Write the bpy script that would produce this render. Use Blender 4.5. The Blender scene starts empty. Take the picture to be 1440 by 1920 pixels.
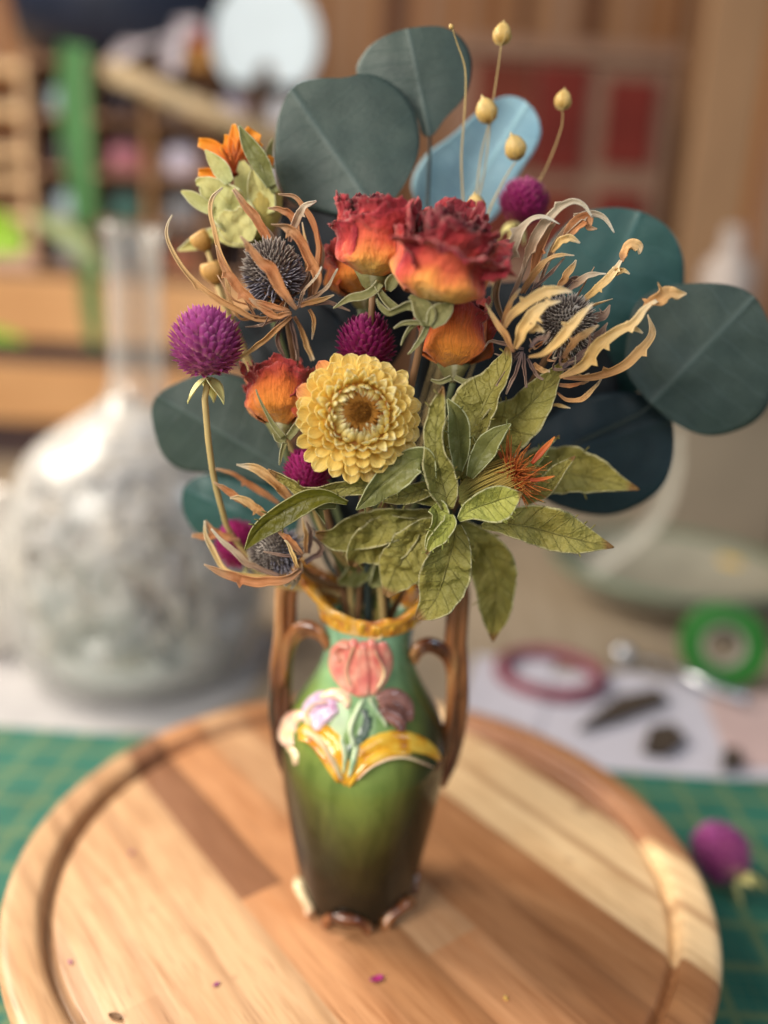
import bpy, math, random
import numpy as np
from mathutils import Vector, noise as mn

S = bpy.context.scene
COL = S.collection
R_ = math.radians

# ------------------------------------------------------------------ camera
FPX, PITCH, ROLL, CH = 1550.0, R_(15), R_(3), 0.227
cr, sr, cp, sp = math.cos(ROLL), math.sin(ROLL), math.cos(PITCH), math.sin(PITCH)
CAM = np.array([0, 0, CH])
FW = np.array([0, cp, -sp]); UU = np.array([0, sp, cp]); RR = np.array([1.0, 0, 0])
CR = cr * RR + sr * UU; CU = -sr * RR + cr * UU

def ray(px, py):
    x, y = px - 720.0, py - 960.0
    return CR * (x / FPX) - CU * (y / FPX) + FW
def P(px, py, Y):                      # point seen at a pixel, at distance Y in front of the camera
    d = ray(px, py); return CAM + d * (Y / d[1])
def T(px, py, z):                      # point seen at a pixel, on a level plane
    d = ray(px, py); return CAM + d * ((z - CH) / d[2])
def sc(p):                             # metres per pixel at a point
    return float((np.asarray(p) - CAM) @ FW) / FPX

cam_d = bpy.data.cameras.new('camera'); cam = bpy.data.objects.new('camera', cam_d); COL.objects.link(cam)
from mathutils import Matrix
M = Matrix(((CR[0], CU[0], -FW[0], CAM[0]), (CR[1], CU[1], -FW[1], CAM[1]), (CR[2], CU[2], -FW[2], CAM[2]), (0, 0, 0, 1)))
cam.matrix_world = M
cam_d.sensor_fit = 'VERTICAL'; cam_d.sensor_height = 34.6; cam_d.sensor_width = 25.95
cam_d.lens = FPX / 1920 * 34.6
cam_d.clip_start = 0.01; cam_d.clip_end = 50
cam_d.dof.use_dof = True
cam_d.dof.focus_distance = float((P(760, 760, .246) - CAM) @ FW)
cam_d.dof.aperture_fstop = cam_d.lens / 1000 / 0.0116
S.camera = cam

# ------------------------------------------------------------------ light
w = bpy.data.worlds.new('World'); S.world = w; w.use_nodes = True
w.node_tree.nodes['Background'].inputs[0].default_value = (.80, .86, 1.0, 1)
w.node_tree.nodes['Background'].inputs[1].default_value = 0.15
def area(name, loc, target, sx, sy, power, colr):
    l = bpy.data.lights.new(name, 'AREA'); l.shape = 'RECTANGLE'; l.size = sx; l.size_y = sy
    l.energy = power; l.color = colr
    o = bpy.data.objects.new(name, l); COL.objects.link(o); o.location = loc
    o.rotation_euler = (Vector(target) - Vector(loc)).to_track_quat('-Z', 'Y').to_euler()
    return o
area('window_light', (-.72, .50, .60), (0, .29, .10), .34, .40, 8.8, (1, .90, .76))
area('side_window_light', (-.62, -.34, .52), (0, .27, .16), .42, .42, 11.0, (1, .93, .82))
area('front_fill_light', (.05, -.75, .75), (0, .27, .15), .6, .6, 4.2, (1, .96, .90))  # added unseen fill lamp that lifts the fronts of the flowers
area('back_fill_light', (-1.1, .75, 1.3), (-.1, 1.2, .1), .6, .6, 17.0, (1, .90, .76))  # added lamp to brighten the background, no window known there
area('blue_window_light', (.9, -.05, .75), (.05, .33, .25), .3, .3, 2.5, (.7, .85, 1))
S.view_settings.view_transform = 'Standard'; S.view_settings.look = 'None'
S.view_settings.exposure = 0.0; S.view_settings.gamma = 1; S.view_settings.use_curve_mapping = False
S.cycles.use_denoising = True
S.cycles.max_bounces = 8; S.cycles.transmission_bounces = 6; S.cycles.transparent_max_bounces = 8
S.cycles.sample_clamp_indirect = 4.0
S.cycles.caustics_refractive = False; S.cycles.caustics_reflective = False

# ------------------------------------------------------------------ material helpers
def mat(name, rough=.6, spec=.35, base=(.5, .5, .5), **kw):
    m = bpy.data.materials.new(name); m.use_nodes = True; nt = m.node_tree
    b = nt.nodes['Principled BSDF']
    b.inputs['Base Color'].default_value = (*base, 1); b.inputs['Roughness'].default_value = rough
    b.inputs['Specular IOR Level'].default_value = spec
    for k, v in kw.items():
        b.inputs[k].default_value = v
    return m, nt, b
def N(nt, t, **kw):
    n = nt.nodes.new(t)
    for k, v in kw.items(): setattr(n, k, v)
    return n
def ln(nt, a, b): nt.links.new(a, b)
def math_(nt, op, a, b=None, c=None):
    n = N(nt, 'ShaderNodeMath', operation=op)
    for i, v in enumerate((a, b, c)):
        if v is None: continue
        if isinstance(v, (int, float)): n.inputs[i].default_value = v
        else: ln(nt, v, n.inputs[i])
    return n.outputs[0]
def ramp(nt, fac, stops, interp='LINEAR'):
    n = N(nt, 'ShaderNodeValToRGB'); e = n.color_ramp.elements; n.color_ramp.interpolation = interp
    while len(e) > 1: e.remove(e[0])
    e[0].position = stops[0][0]; e[0].color = (*stops[0][1], 1)
    for p, c in stops[1:]:
        k = e.new(p); k.color = (*c, 1)
    ln(nt, fac, n.inputs[0]); return n.outputs[0]
def fr(nt, fac, stops):
    return ramp(nt, fac, [(p, (v, v, v)) for p, v in stops])
def noisef(nt, scale, detail=3, stretch=None, dist=0, coord='Object', rough=.5):
    tc = N(nt, 'ShaderNodeTexCoord'); v = tc.outputs[coord]
    if stretch:
        mp = N(nt, 'ShaderNodeMapping'); mp.inputs['Scale'].default_value = stretch; ln(nt, v, mp.inputs[0]); v = mp.outputs[0]
    n = N(nt, 'ShaderNodeTexNoise'); n.inputs['Scale'].default_value = scale; n.inputs['Detail'].default_value = detail
    n.inputs['Distortion'].default_value = dist; n.inputs['Roughness'].default_value = rough
    ln(nt, v, n.inputs['Vector']); return n.outputs['Fac']
def mix(nt, fac, a, b, mode='MIX'):
    n = N(nt, 'ShaderNodeMix', data_type='RGBA', blend_type=mode)
    for s, v in ((0, fac), (6, a), (7, b)):
        if isinstance(v, (int, float)): n.inputs[s].default_value = v
        elif isinstance(v, tuple): n.inputs[s].default_value = (*v, 1)
        else: ln(nt, v, n.inputs[s])
    return n.outputs[2]
def uvs(nt):
    tc = N(nt, 'ShaderNodeTexCoord'); s = N(nt, 'ShaderNodeSeparateXYZ'); ln(nt, tc.outputs['UV'], s.inputs[0])
    return s.outputs[0], s.outputs[1]
def objxyz(nt):
    tc = N(nt, 'ShaderNodeTexCoord'); s = N(nt, 'ShaderNodeSeparateXYZ'); ln(nt, tc.outputs['Object'], s.inputs[0])
    return s.outputs
def bump(nt, b, h, strength=.3, dist=.001):
    n = N(nt, 'ShaderNodeBump'); n.inputs['Strength'].default_value = strength; n.inputs['Distance'].default_value = dist
    ln(nt, h, n.inputs['Height']); ln(nt, n.outputs[0], b.inputs['Normal'])
def translucent(m, nt, b, colr, amt):
    tr = N(nt, 'ShaderNodeBsdfTranslucent')
    if isinstance(colr, tuple): tr.inputs[0].default_value = (*colr, 1)
    else: ln(nt, colr, tr.inputs[0])
    mx = N(nt, 'ShaderNodeMixShader'); mx.inputs[0].default_value = amt
    ln(nt, b.outputs[0], mx.inputs[1]); ln(nt, tr.outputs[0], mx.inputs[2])
    ln(nt, mx.outputs[0], nt.nodes['Material Output'].inputs[0])

def plain(name, base, rough=.6, spec=.35, nscale=60, var=.18, **kw):
    m, nt, b = mat(name, rough, spec, base, **kw)
    f = noisef(nt, nscale, 4)
    d = tuple(max(0, c * (1 - var)) for c in base); l = tuple(min(1, c * (1 + var)) for c in base)
    ln(nt, ramp(nt, f, [(.3, d), (.7, l)]), b.inputs['Base Color'])
    bump(nt, b, f, .15, .0006)
    return m

def leafmat(name, base, dark, rim, rough=.55, vein=.5, crink=.5, trans=.15, freq=16, slope=6.0, spec=.3, veincol=None, tips=False):
    """a leaf: midrib, side veins, pale margin, mottling, crinkled relief"""
    m, nt, b = mat(name, rough, spec)
    u, v = uvs(nt)
    au = math_(nt, 'ABSOLUTE', math_(nt, 'MULTIPLY_ADD', u, 2, -1))
    nz = noisef(nt, 120, 4); nf = noisef(nt, 900, 3)
    col = ramp(nt, math_(nt, 'MULTIPLY_ADD', nf, .35, math_(nt, 'MULTIPLY', nz, .65)), [(.32, dark), (.68, base)])
    ph = math_(nt, 'MULTIPLY_ADD', v, freq * 6.283, math_(nt, 'MULTIPLY', au, -slope))
    ph = math_(nt, 'ADD', ph, math_(nt, 'MULTIPLY', nz, 3.5))
    sv = fr(nt, math_(nt, 'ABSOLUTE', math_(nt, 'SINE', math_(nt, 'MULTIPLY', ph, .5))), [(0, 1), (.16, 0)])
    mv = fr(nt, au, [(0, 1), (.045, 0)])
    vn = math_(nt, 'MAXIMUM', mv, math_(nt, 'MULTIPLY', sv, .5))
    col = mix(nt, 1, col, ramp(nt, math_(nt, 'MULTIPLY_ADD', noisef(nt, 45, 2), .9, math_(nt, 'MULTIPLY', v, .25)), [(.35, (.78, .84, .80)), (.75, (1.16, 1.10, .98))]), 'MULTIPLY')
    vc = veincol or tuple(min(1, c * 1.6 + .02) for c in base)
    col = mix(nt, math_(nt, 'MULTIPLY', vn, vein), col, vc)
    rimf = fr(nt, math_(nt, 'MULTIPLY_ADD', nf, .06, au), [(.955, 0), (.995, .8)])
    col = mix(nt, rimf, col, rim)
    if crink >= .9 or tips: col = mix(nt, fr(nt, math_(nt, 'MULTIPLY_ADD', nz, .10, v), [(.955, 0), (1.03, .85)]), col, (.24, .11, .04))
    if not tips and crink < .6: col = mix(nt, fr(nt, math_(nt, 'MULTIPLY_ADD', noisef(nt, 300, 3), .25, au), [(1.0, 0), (1.12, .55)]), col, (.10, .075, .045))
    ln(nt, col, b.inputs['Base Color'])
    vor = N(nt, 'ShaderNodeTexVoronoi', feature='DISTANCE_TO_EDGE'); vor.inputs['Scale'].default_value = 420
    tc = N(nt, 'ShaderNodeTexCoord'); ln(nt, tc.outputs['Object'], vor.inputs['Vector'])
    ve = fr(nt, vor.outputs['Distance'], [(0, 1), (.12, 0)])
    h = math_(nt, 'ADD', math_(nt, 'MULTIPLY', vn, .6), math_(nt, 'ADD', math_(nt, 'MULTIPLY', nf, .5), math_(nt, 'MULTIPLY', ve, .10)))
    bump(nt, b, h, min(1, crink), .0007 if crink < .9 else .0013)
    if trans: translucent(m, nt, b, col, trans)
    return m

def petalmat(name, stops, rough=.6, trans=.2, spec=.3, nsc=160, amp=.25, bumps=.5, stretch=None, bd=.0006, coat=0, edge=0):
    m, nt, b = mat(name, rough, spec)
    u, v = uvs(nt)
    nz = noisef(nt, nsc, 4, stretch)
    f = math_(nt, 'ADD', v, math_(nt, 'MULTIPLY', math_(nt, 'SUBTRACT', nz, .5), amp))
    if edge:
        au = math_(nt, 'ABSOLUTE', math_(nt, 'MULTIPLY_ADD', u, 2, -1)); f = math_(nt, 'ADD', f, math_(nt, 'MULTIPLY', math_(nt, 'POWER', au, 3), edge))
    col = ramp(nt, f, stops)
    # fine streaks running up the petal
    cx = N(nt, 'ShaderNodeCombineXYZ'); ln(nt, math_(nt, 'MULTIPLY', u, 26), cx.inputs[0]); ln(nt, math_(nt, 'MULTIPLY', v, 2.0), cx.inputs[1])
    sn = N(nt, 'ShaderNodeTexNoise'); sn.inputs['Scale'].default_value = 1.6; sn.inputs['Detail'].default_value = 3
    ln(nt, cx.outputs[0], sn.inputs['Vector'])
    k = fr(nt, sn.outputs['Fac'], [(.3, .78), (.7, 1.12)])
    col = mix(nt, 1.0, col, k, 'MULTIPLY')
    ln(nt, col, b.inputs['Base Color'])
    h = math_(nt, 'ADD', math_(nt, 'MULTIPLY', sn.outputs['Fac'], .6), noisef(nt, nsc * 5, 3))
    if edge: h = math_(nt, 'MULTIPLY_ADD', noisef(nt, 230, 4, None, 1.2), 1.6, h)
    bump(nt, b, h, bumps, bd)
    b.inputs['Coat Weight'].default_value = coat
    if trans: translucent(m, nt, b, col, trans)
    return m

MT = {}
MT['euc'] = leafmat('eucalyptus_leaf', (.058, .087, .084), (.038, .060, .060), (.13, .16, .13), .5, .45, .5, .05, 7, 3.5)
MT['euc_teal'] = leafmat('eucalyptus_leaf_teal', (.036, .100, .104), (.026, .074, .080), (.12, .16, .15), .42, .4, .5, .05, 7, 3.5)
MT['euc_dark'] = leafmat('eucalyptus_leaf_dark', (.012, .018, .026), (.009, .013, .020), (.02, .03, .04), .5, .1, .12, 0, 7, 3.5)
MT['euc_sky_sheen'] = leafmat('eucalyptus_leaf_sky_sheen', (.36, .58, .74), (.28, .50, .68), (.55, .70, .76), .7, .55, .5, .1, 6, 3)  # blue window reflection painted into this leaf's colour
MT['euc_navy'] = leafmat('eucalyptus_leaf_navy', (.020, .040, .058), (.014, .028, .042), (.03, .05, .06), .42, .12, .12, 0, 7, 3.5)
MT['leaf'] = leafmat('safflower_leaf', (.37, .335, .100), (.26, .235, .062), (.54, .50, .28), .5, .42, .95, .28, 9, 7)
MT['leaf_bright'] = leafmat('safflower_leaf_bright', (.48, .50, .14), (.37, .39, .095), (.68, .66, .40), .46, .5, .95, .3, 9, 7)
MT['leaf_olive'] = leafmat('safflower_leaf_olive', (.16, .15, .014), (.085, .085, .010), (.42, .40, .2), .36, .12, .6, .3, 11, 8)
MT['leaf_deep'] = leafmat('safflower_leaf_deep', (.20, .205, .07), (.14, .145, .045), (.46, .48, .28), .45, .35, .5, .12, 9, 7)
MT['leaf_pale'] = leafmat('safflower_bract_pale', (.66, .64, .32), (.52, .50, .20), (.7, .68, .42), .6, .25, .4, .25, 6, 5)
MT['sepal'] = leafmat('rose_sepal', (.25, .24, .11), (.15, .15, .06), (.42, .40, .26), .6, .3, .6, .1, 8, 6)
MT['stem_tan'] = plain('stem_tan', (.42, .31, .13), .6)
MT['stem_brown'] = plain('stem_brown', (.16, .085, .04), .6)
MT['stem_green'] = plain('stem_green', (.10, .12, .05), .6)
MT['stem_dark'] = plain('stem_dark', (.03, .045, .045), .6)
MT['bract_tan'] = petalmat('thistle_bract_tan', [(0, (.30, .15, .08)), (.35, (.58, .31, .12)), (.8, (.68, .46, .22)), (1, (.66, .55, .40))], .55, .15, .3, 200, .4, .5)
MT['bract_gold'] = petalmat('thistle_bract_gold', [(0, (.42, .24, .10)), (.3, (.80, .54, .21)), (.8, (.84, .64, .34)), (1, (.76, .66, .50))], .5, .2, .3, 200, .4, .5)
MT['bract_pale'] = petalmat('thistle_bract_pale', [(0, (.22, .13, .10)), (.4, (.42, .28, .18)), (.8, (.66, .56, .42)), (1, (.72, .68, .58))], .5, .15, .3, 200, .4, .5)
MT['bract_rust'] = petalmat('thistle_bract_rust', [(0, (.30, .16, .09)), (.3, (.56, .26, .11)), (.6, (.46, .18, .07)), (.8, (.52, .27, .13)), (1, (.50, .34, .22))], .5, .15, .3, 200, .5, .5)
MT['bract_mauve'] = petalmat('thistle_bract_mauve', [(0, (.10, .07, .075)), (.5, (.22, .13, .10)), (1, (.34, .24, .18))], .6, .1, .3, 200, .4, .5)
MT['spike'] = petalmat('thistle_spikes', [(0, (.05, .036, .032)), (.5, (.15, .12, .11)), (1, (.52, .46, .40))], .6, 0, .3, 300, .2, .2)
MT['spike_blue'] = petalmat('thistle_spikes_blue', [(0, (.07, .06, .07)), (.5, (.17, .16, .21)), (1, (.48, .46, .52))], .6, 0, .3, 300, .2, .2)
MT['straw'] = petalmat('strawflower_petal', [(0, (.98, .70, .15)), (.45, (.99, .77, .20)), (.9, (.99, .82, .30)), (1, (.99, .86, .42))], .30, .48, .45, 60, .2, .35, None, .0004, .15)
MT['straw_pink'] = petalmat('strawflower_petal_flushed', [(0, (.9, .56, .09)), (.6, (.95, .58, .16)), (.9, (.90, .40, .16)), (1, (.80, .26, .16))], .36, .28, .4, 60, .2, .35, None, .0004, .1)
MT['straw_in'] = petalmat('strawflower_petal_inner', [(0, (.98, .74, .18)), (.4, (.99, .86, .38)), (1, (.99, .94, .66))], .28, .48, .5, 60, .2, .35, None, .0004, .15)
MT['straw_disc'] = petalmat('strawflower_disc', [(0, (.30, .13, .016)), (.6, (.30, .12, .014)), (1, (.20, .07, .010))], .6, 0, .2, 400, .4, .6)
MT['amar'] = petalmat('amaranth_bract', [(0, (.62, .32, .34)), (.2, (.46, .12, .27)), (.5, (.34, .05, .23)), (.85, (.44, .085, .33)), (1, (.64, .26, .50))], .5, .2, .35, 130, .7, .4)
MT['amar_deep'] = petalmat('amaranth_bract_deep', [(0, (.28, .05, .10)), (.4, (.23, .012, .09)), (.8, (.30, .02, .15)), (1, (.48, .16, .24))], .5, .15, .35, 300, .3, .3)
MT['amar_hot'] = petalmat('amaranth_bract_hot', [(0, (.4, .08, .2)), (.4, (.36, .02, .14)), (1, (.50, .05, .26))], .45, .2, .35, 300, .3, .3)
MT['rose_out'] = petalmat('rose_petal_outer', [(0, (.62, .38, .09)), (.24, (.88, .50, .11)), (.46, (.86, .30, .07)), (.66, (.76, .13, .065)), (.86, (.58, .055, .055)), (1, (.36, .025, .04))], .6, .16, .25, 90, .45, .8, None, .0011, 0, .38)
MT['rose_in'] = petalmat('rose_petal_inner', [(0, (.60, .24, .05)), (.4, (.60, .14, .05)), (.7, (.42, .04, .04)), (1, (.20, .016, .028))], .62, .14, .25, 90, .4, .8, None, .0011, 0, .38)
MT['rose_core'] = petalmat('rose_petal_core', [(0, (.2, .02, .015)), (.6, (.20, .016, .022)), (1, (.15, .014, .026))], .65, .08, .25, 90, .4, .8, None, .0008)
MT['rose_orange'] = petalmat('rose_petal_orange', [(0, (.62, .30, .04)), (.3, (.78, .28, .035)), (.7, (.74, .17, .035)), (.9, (.52, .07, .035)), (1, (.38, .04, .04))], .6, .18, .25, 90, .35, .7, None, .0011, 0, .38)
MT['saff'] = petalmat('safflower_floret', [(0, (.30, .04, .012)), (.4, (.42, .075, .018)), (.8, (.58, .16, .03)), (1, (.62, .24, .06))], .55, .1, .3, 300, .3, .2)
MT['saff_orange'] = petalmat('safflower_floret_orange', [(0, (.55, .06, .02)), (.35, (.78, .20, .015)), (1, (.90, .36, .03))], .5, .2, .3, 300, .3, .2)
MT['saff_bulb'] = petalmat('safflower_bulb', [(0, (.22, .22, .06)), (.5, (.40, .30, .07)), (1, (.50, .34, .08))], .6, .1, .3, 300, .3, .5)
MT['pod'] = petalmat('flax_pod', [(0, (.42, .24, .06)), (.5, (.55, .36, .11)), (1, (.62, .46, .20))], .45, 0, .4, 200, .6, .4)
MT['bud'] = petalmat('orange_bud', [(0, (.52, .25, .06)), (1, (.62, .36, .12))], .5, .1, .3, 300, .5, .4)

for k_ in ('rose_out', 'rose_in', 'rose_core', 'rose_orange'):
    b_ = MT[k_].node_tree.nodes['Principled BSDF']; b_.inputs['Sheen Weight'].default_value = .35; b_.inputs['Sheen Roughness'].default_value = .5; b_.inputs['Sheen Tint'].default_value = (1, .75, .65, 1); b_.inputs['Roughness'].default_value = .75
# ------------------------------------------------------------------ mesh helpers
def cr_spl(pts, n):
    pts = np.asarray(pts, float); k = len(pts)
    if k == 2: t = np.linspace(0, 1, n)[:, None]; return pts[0] * (1 - t) + pts[1] * t
    e = np.vstack([2 * pts[0] - pts[1], pts, 2 * pts[-1] - pts[-2]])
    seg = np.linalg.norm(np.diff(pts[:, :2], axis=0), axis=1); cum = np.r_[0, np.cumsum(seg)]; cum /= cum[-1]
    out = []
    for s in np.linspace(0, 1, n):
        i = min(int(np.searchsorted(cum, s, 'right')) - 1, k - 2); i = max(i, 0)
        t = (s - cum[i]) / max(cum[i + 1] - cum[i], 1e-9)
        a, b, c, d = e[i], e[i + 1], e[i + 2], e[i + 3]
        out.append(.5 * (2 * b + (c - a) * t + (2 * a - 5 * b + 4 * c - d) * t * t + (3 * b - a - 3 * c + d) * t ** 3))
    return np.array(out)
def smooth_list(vals, n, kpos=None):
    vals = np.atleast_1d(np.asarray(vals, float))
    if len(vals) == 1: return np.full(n, vals[0])
    x = np.linspace(0, 1, len(vals)) if kpos is None else kpos
    t = np.linspace(0, 1, n); raw = np.interp(t, x, vals)
    ker = max(1, int(n / len(vals) / 2))
    if ker > 1:
        pad = np.r_[np.full(ker, raw[0]), raw, np.full(ker, raw[-1])]
        sm = np.convolve(pad, np.ones(2 * ker + 1) / (2 * ker + 1), 'same')[ker:-ker]
        e = np.minimum(t, 1 - t) * len(vals); wgt = np.clip(e, 0, 1)
        raw = raw * (1 - wgt) + sm * wgt
    return raw
def nrm(v): v = np.asarray(v, float); return v / (np.linalg.norm(v, axis=-1, keepdims=True) + 1e-12)
def frame(a):
    a = nrm(a); h = np.array([0, 0, 1.0]) if abs(a[2]) < .9 else np.array([1.0, 0, 0])
    b = nrm(np.cross(h, a)); return a, b, np.cross(a, b)

class MB:
    def __init__(s): s.v, s.f, s.uv, s.mi, s.n = [], [], [], [], 0
    def grid(s, G, mi=0, closed=False, uvf=None):
        G = np.asarray(G, float); n, m = G.shape[:2]
        s.v.append(G.reshape(-1, 3)); b = s.n; s.n += n * m
        mm = m if closed else m - 1
        for i in range(n - 1):
            for j in range(mm):
                j2 = (j + 1) % m
                s.f.append((b + i * m + j, b + i * m + j2, b + (i + 1) * m + j2, b + (i + 1) * m + j)); s.mi.append(mi)
                u0, u1 = j / mm, (j + 1) / mm; v0, v1 = i / (n - 1), (i + 1) / (n - 1)
                if uvf is None: s.uv += [(u0, v0), (u1, v0), (u1, v1), (u0, v1)]
                else: s.uv += [tuple(uvf[i, j]), tuple(uvf[i, j2]), tuple(uvf[i + 1, j2]), tuple(uvf[i + 1, j])]
    def poly(s, vs, fs, mi=0, uv=None):
        b = s.n; s.v.append(np.asarray(vs, float)); s.n += len(vs)
        for f in fs:
            s.f.append(tuple(b + i for i in f)); s.mi.append(mi)
            s.uv += [((uv[i]) if uv is not None else (.5, .5)) for i in f]
    def tube(s, pts, rad, k=8, mi=0, cap=True):
        pts = np.asarray(pts, float); n = len(pts); rad = np.broadcast_to(np.asarray(rad, float), (n,))
        t = nrm(np.gradient(pts, axis=0)); a, b, c = frame(t[0]); G = []
        for i in range(n):
            b = nrm(b - t[i] * (b @ t[i])); c = np.cross(t[i], b)
            th = np.linspace(0, 2 * math.pi, k, endpoint=False)
            G.append(pts[i] + rad[i] * (np.cos(th)[:, None] * b + np.sin(th)[:, None] * c))
        st = s.n; s.grid(np.array(G), mi, True)
        if cap:
            for base, rev in ((st, True), (st + (n - 1) * k, False)):
                idx = [base + j for j in range(k)]
                s.f.append(tuple(idx[::-1] if rev else idx)); s.mi.append(mi); s.uv += [(.5, 0 if rev else 1)] * k
    def lathe(s, prof, c=(0, 0, 0), k=48, mi=0, axis=(0, 0, 1)):
        a, b, cc = frame(axis); th = np.linspace(0, 2 * math.pi, k, endpoint=False)
        G = [np.asarray(c) + z * a + r * (np.cos(th)[:, None] * b + np.sin(th)[:, None] * cc) for r, z in prof]
        s.grid(np.array(G), mi, True)
    def box(s, lo, hi, mi=0, rz=0, ctr=None):
        x0, y0, z0 = lo; x1, y1, z1 = hi
        v = np.array([(x0, y0, z0), (x1, y0, z0), (x1, y1, z0), (x0, y1, z0), (x0, y0, z1), (x1, y0, z1), (x1, y1, z1), (x0, y1, z1)], float)
        if rz:
            c = (v.min(0) + v.max(0)) / 2 if ctr is None else np.asarray(ctr); ca, sa = math.cos(rz), math.sin(rz)
            d = v - c; v = np.c_[d[:, 0] * ca - d[:, 1] * sa, d[:, 0] * sa + d[:, 1] * ca, d[:, 2]] + c
        s.poly(v, [(0, 3, 2, 1), (4, 5, 6, 7), (0, 1, 5, 4), (1, 2, 6, 5), (2, 3, 7, 6), (3, 0, 4, 7)], mi)
    def build(s, name, mats, parent=None, thick=0, smooth=True, bevel=0, sub=0, backmat=False, label=None):
        V = np.vstack(s.v)
        off = np.array(parent['_loc']) if parent is not None else np.zeros(3)
        if parent is None:
            off = (V.min(0) + V.max(0)) / 2; off[2] = V[:, 2].min()
        me = bpy.data.meshes.new(name); me.from_pydata((V - off).tolist(), [], s.f)
        uvl = me.uv_layers.new(name='UVMap'); uvl.data.foreach_set('uv', np.array(s.uv, float).ravel())
        mats = mats if isinstance(mats, (list, tuple)) else [mats]
        for q in mats: me.materials.append(MT[q] if isinstance(q, str) else q)
        me.polygons.foreach_set('material_index', s.mi)
        me.polygons.foreach_set('use_smooth', [smooth] * len(s.f))
        me.update()
        o = bpy.data.objects.new(name, me); COL.objects.link(o)
        if parent is not None:
            o.parent = parent
            if '_abs' in parent: pass
        else: o.location = off
        o['_loc'] = list(off) if parent is None else list(off)
        if thick:
            md = o.modifiers.new('solid', 'SOLIDIFY'); md.thickness = thick; md.offset = 0
            if backmat: md.material_offset = 1
        if bevel:
            md = o.modifiers.new('bevel', 'BEVEL'); md.width = bevel; md.segments = 3; md.limit_method = 'ANGLE'
        if sub:
            md = o.modifiers.new('sub', 'SUBSURF'); md.levels = sub; md.render_levels = sub
        if label: o['label'] = label
        return o

def empty(name, loc, label, cat, group=None):
    o = bpy.data.objects.new(name, None); COL.objects.link(o); o.location = loc; o.empty_display_size = .01
    o['_loc'] = [float(x) for x in loc]; o['label'] = label; o['category'] = cat
    if group: o['group'] = group
    return o
def tag(o, label=None, cat=None, group=None, kind=None):
    if label: o['label'] = label
    if cat: o['category'] = cat
    if group: o['group'] = group
    if kind: o['kind'] = kind
    return o

def nvec(p, s=1.0):
    return np.array(mn.noise_vector(Vector((float(p[0]) * s, float(p[1]) * s, float(p[2]) * s))))

def leaf(mb, pts, hw, Y, tw=0, cup=.15, n=30, m=9, mi=0, hr=None, wav=.0, seed=0, teeth=0, tsz=1.9, fold=0, spines=0, pleat=0, jit=0):
    """blade along a midrib given by pixels at distance Y; pts may carry a third value, metres towards the camera"""
    rnd = random.Random(seed + 17)
    pts = [tuple(p) + (0,) * (3 - len(p)) for p in pts]
    s = cr_spl(pts, n); C3 = np.array([P(a, b, Y - c) for a, b, c in s])
    scale = np.array([sc(p) for p in C3])
    wl = smooth_list(hw, n) * scale; wr = smooth_list(hr, n) * scale if hr is not None else wl.copy()
    if teeth:
        for _ in range(teeth):
            i = rnd.randint(int(n * .25), n - 5); side = rnd.random() < .5
            a = wl if side else wr
            a[i] *= tsz; a[i + 1] *= 1 + (tsz - 1) * .45
    T_ = nrm(np.gradient(C3, axis=0)); Nn = nrm(CAM - C3); Nn = nrm(Nn - T_ * np.sum(Nn * T_, 1)[:, None])
    side = np.cross(T_, Nn); a = np.radians(smooth_list(tw, n))[:, None]
    sd = side * np.cos(a) + Nn * np.sin(a); nn = Nn * np.cos(a) - side * np.sin(a)
    u = np.linspace(-1, 1, m); G = np.zeros((n, m, 3))
    cu = smooth_list(cup, n)
    if jit:
        aj = np.array([nvec(C3[i] * .0 + [i * .11, seed * 3.3, 1])[0] for i in range(n)]) * math.radians(jit) * 1.6; aj = aj[:, None]; a = a + aj; sd = side * np.cos(a) + Nn * np.sin(a); nn = Nn * np.cos(a) - side * np.sin(a)
    for i in range(n):
        for j, uu in enumerate(u):
            wd = wl[i] if uu < 0 else wr[i]; mean = (wl[i] + wr[i]) / 2
            h = cu[i] * mean * (uu * uu * 1.6 - .35) + fold * mean * abs(uu)
            if pleat: h += pleat * mean * (abs(math.sin(i / n * 26 - abs(uu) * 4 + math.sin(i * .7 + seed))) - .5) * min(1, abs(uu) * 3) - .10 * mean * math.exp(-(uu / .12) ** 2) + .13 * mean * nvec(C3[i] + sd[i] * uu * wd + seed, 260)[1]
            p = C3[i] + sd[i] * uu * wd + nn[i] * h
            if wav:
                lw = nvec(C3[i] * 1.0 + seed * 7.7 + (uu > 0) * 5, 75)[0]; p = p + nn[i] * lw * wav * mean * .9 * uu * uu
                k = nvec(p + seed * 3.1, 110); k2 = nvec(p + seed * 1.7, 330)
                p = p + nn[i] * (k[0] * wav * mean * (.35 + abs(uu))) + nn[i] * k2[1] * wav * mean * .35 + sd[i] * k2[2] * wav * mean * .12 * abs(uu)
            G[i, j] = p
    mb.grid(G, mi)
    if spines:
        for _ in range(spines):
            i = rnd.randint(2, n - 4); sg = rnd.choice((-1, 1)); j = 0 if sg < 0 else m - 1
            p = G[i, j]; d = nrm(sd[i] * sg + T_[i] * .7 + nn[i] * rnd.uniform(-.3, .5)); L = rnd.uniform(6, 13) * scale[i]
            mb.tube([p - d * L * .2, p + d * L * .5, p + d * L], [.00011, .00007, .00001], 4, mi, False)
    return G

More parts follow.
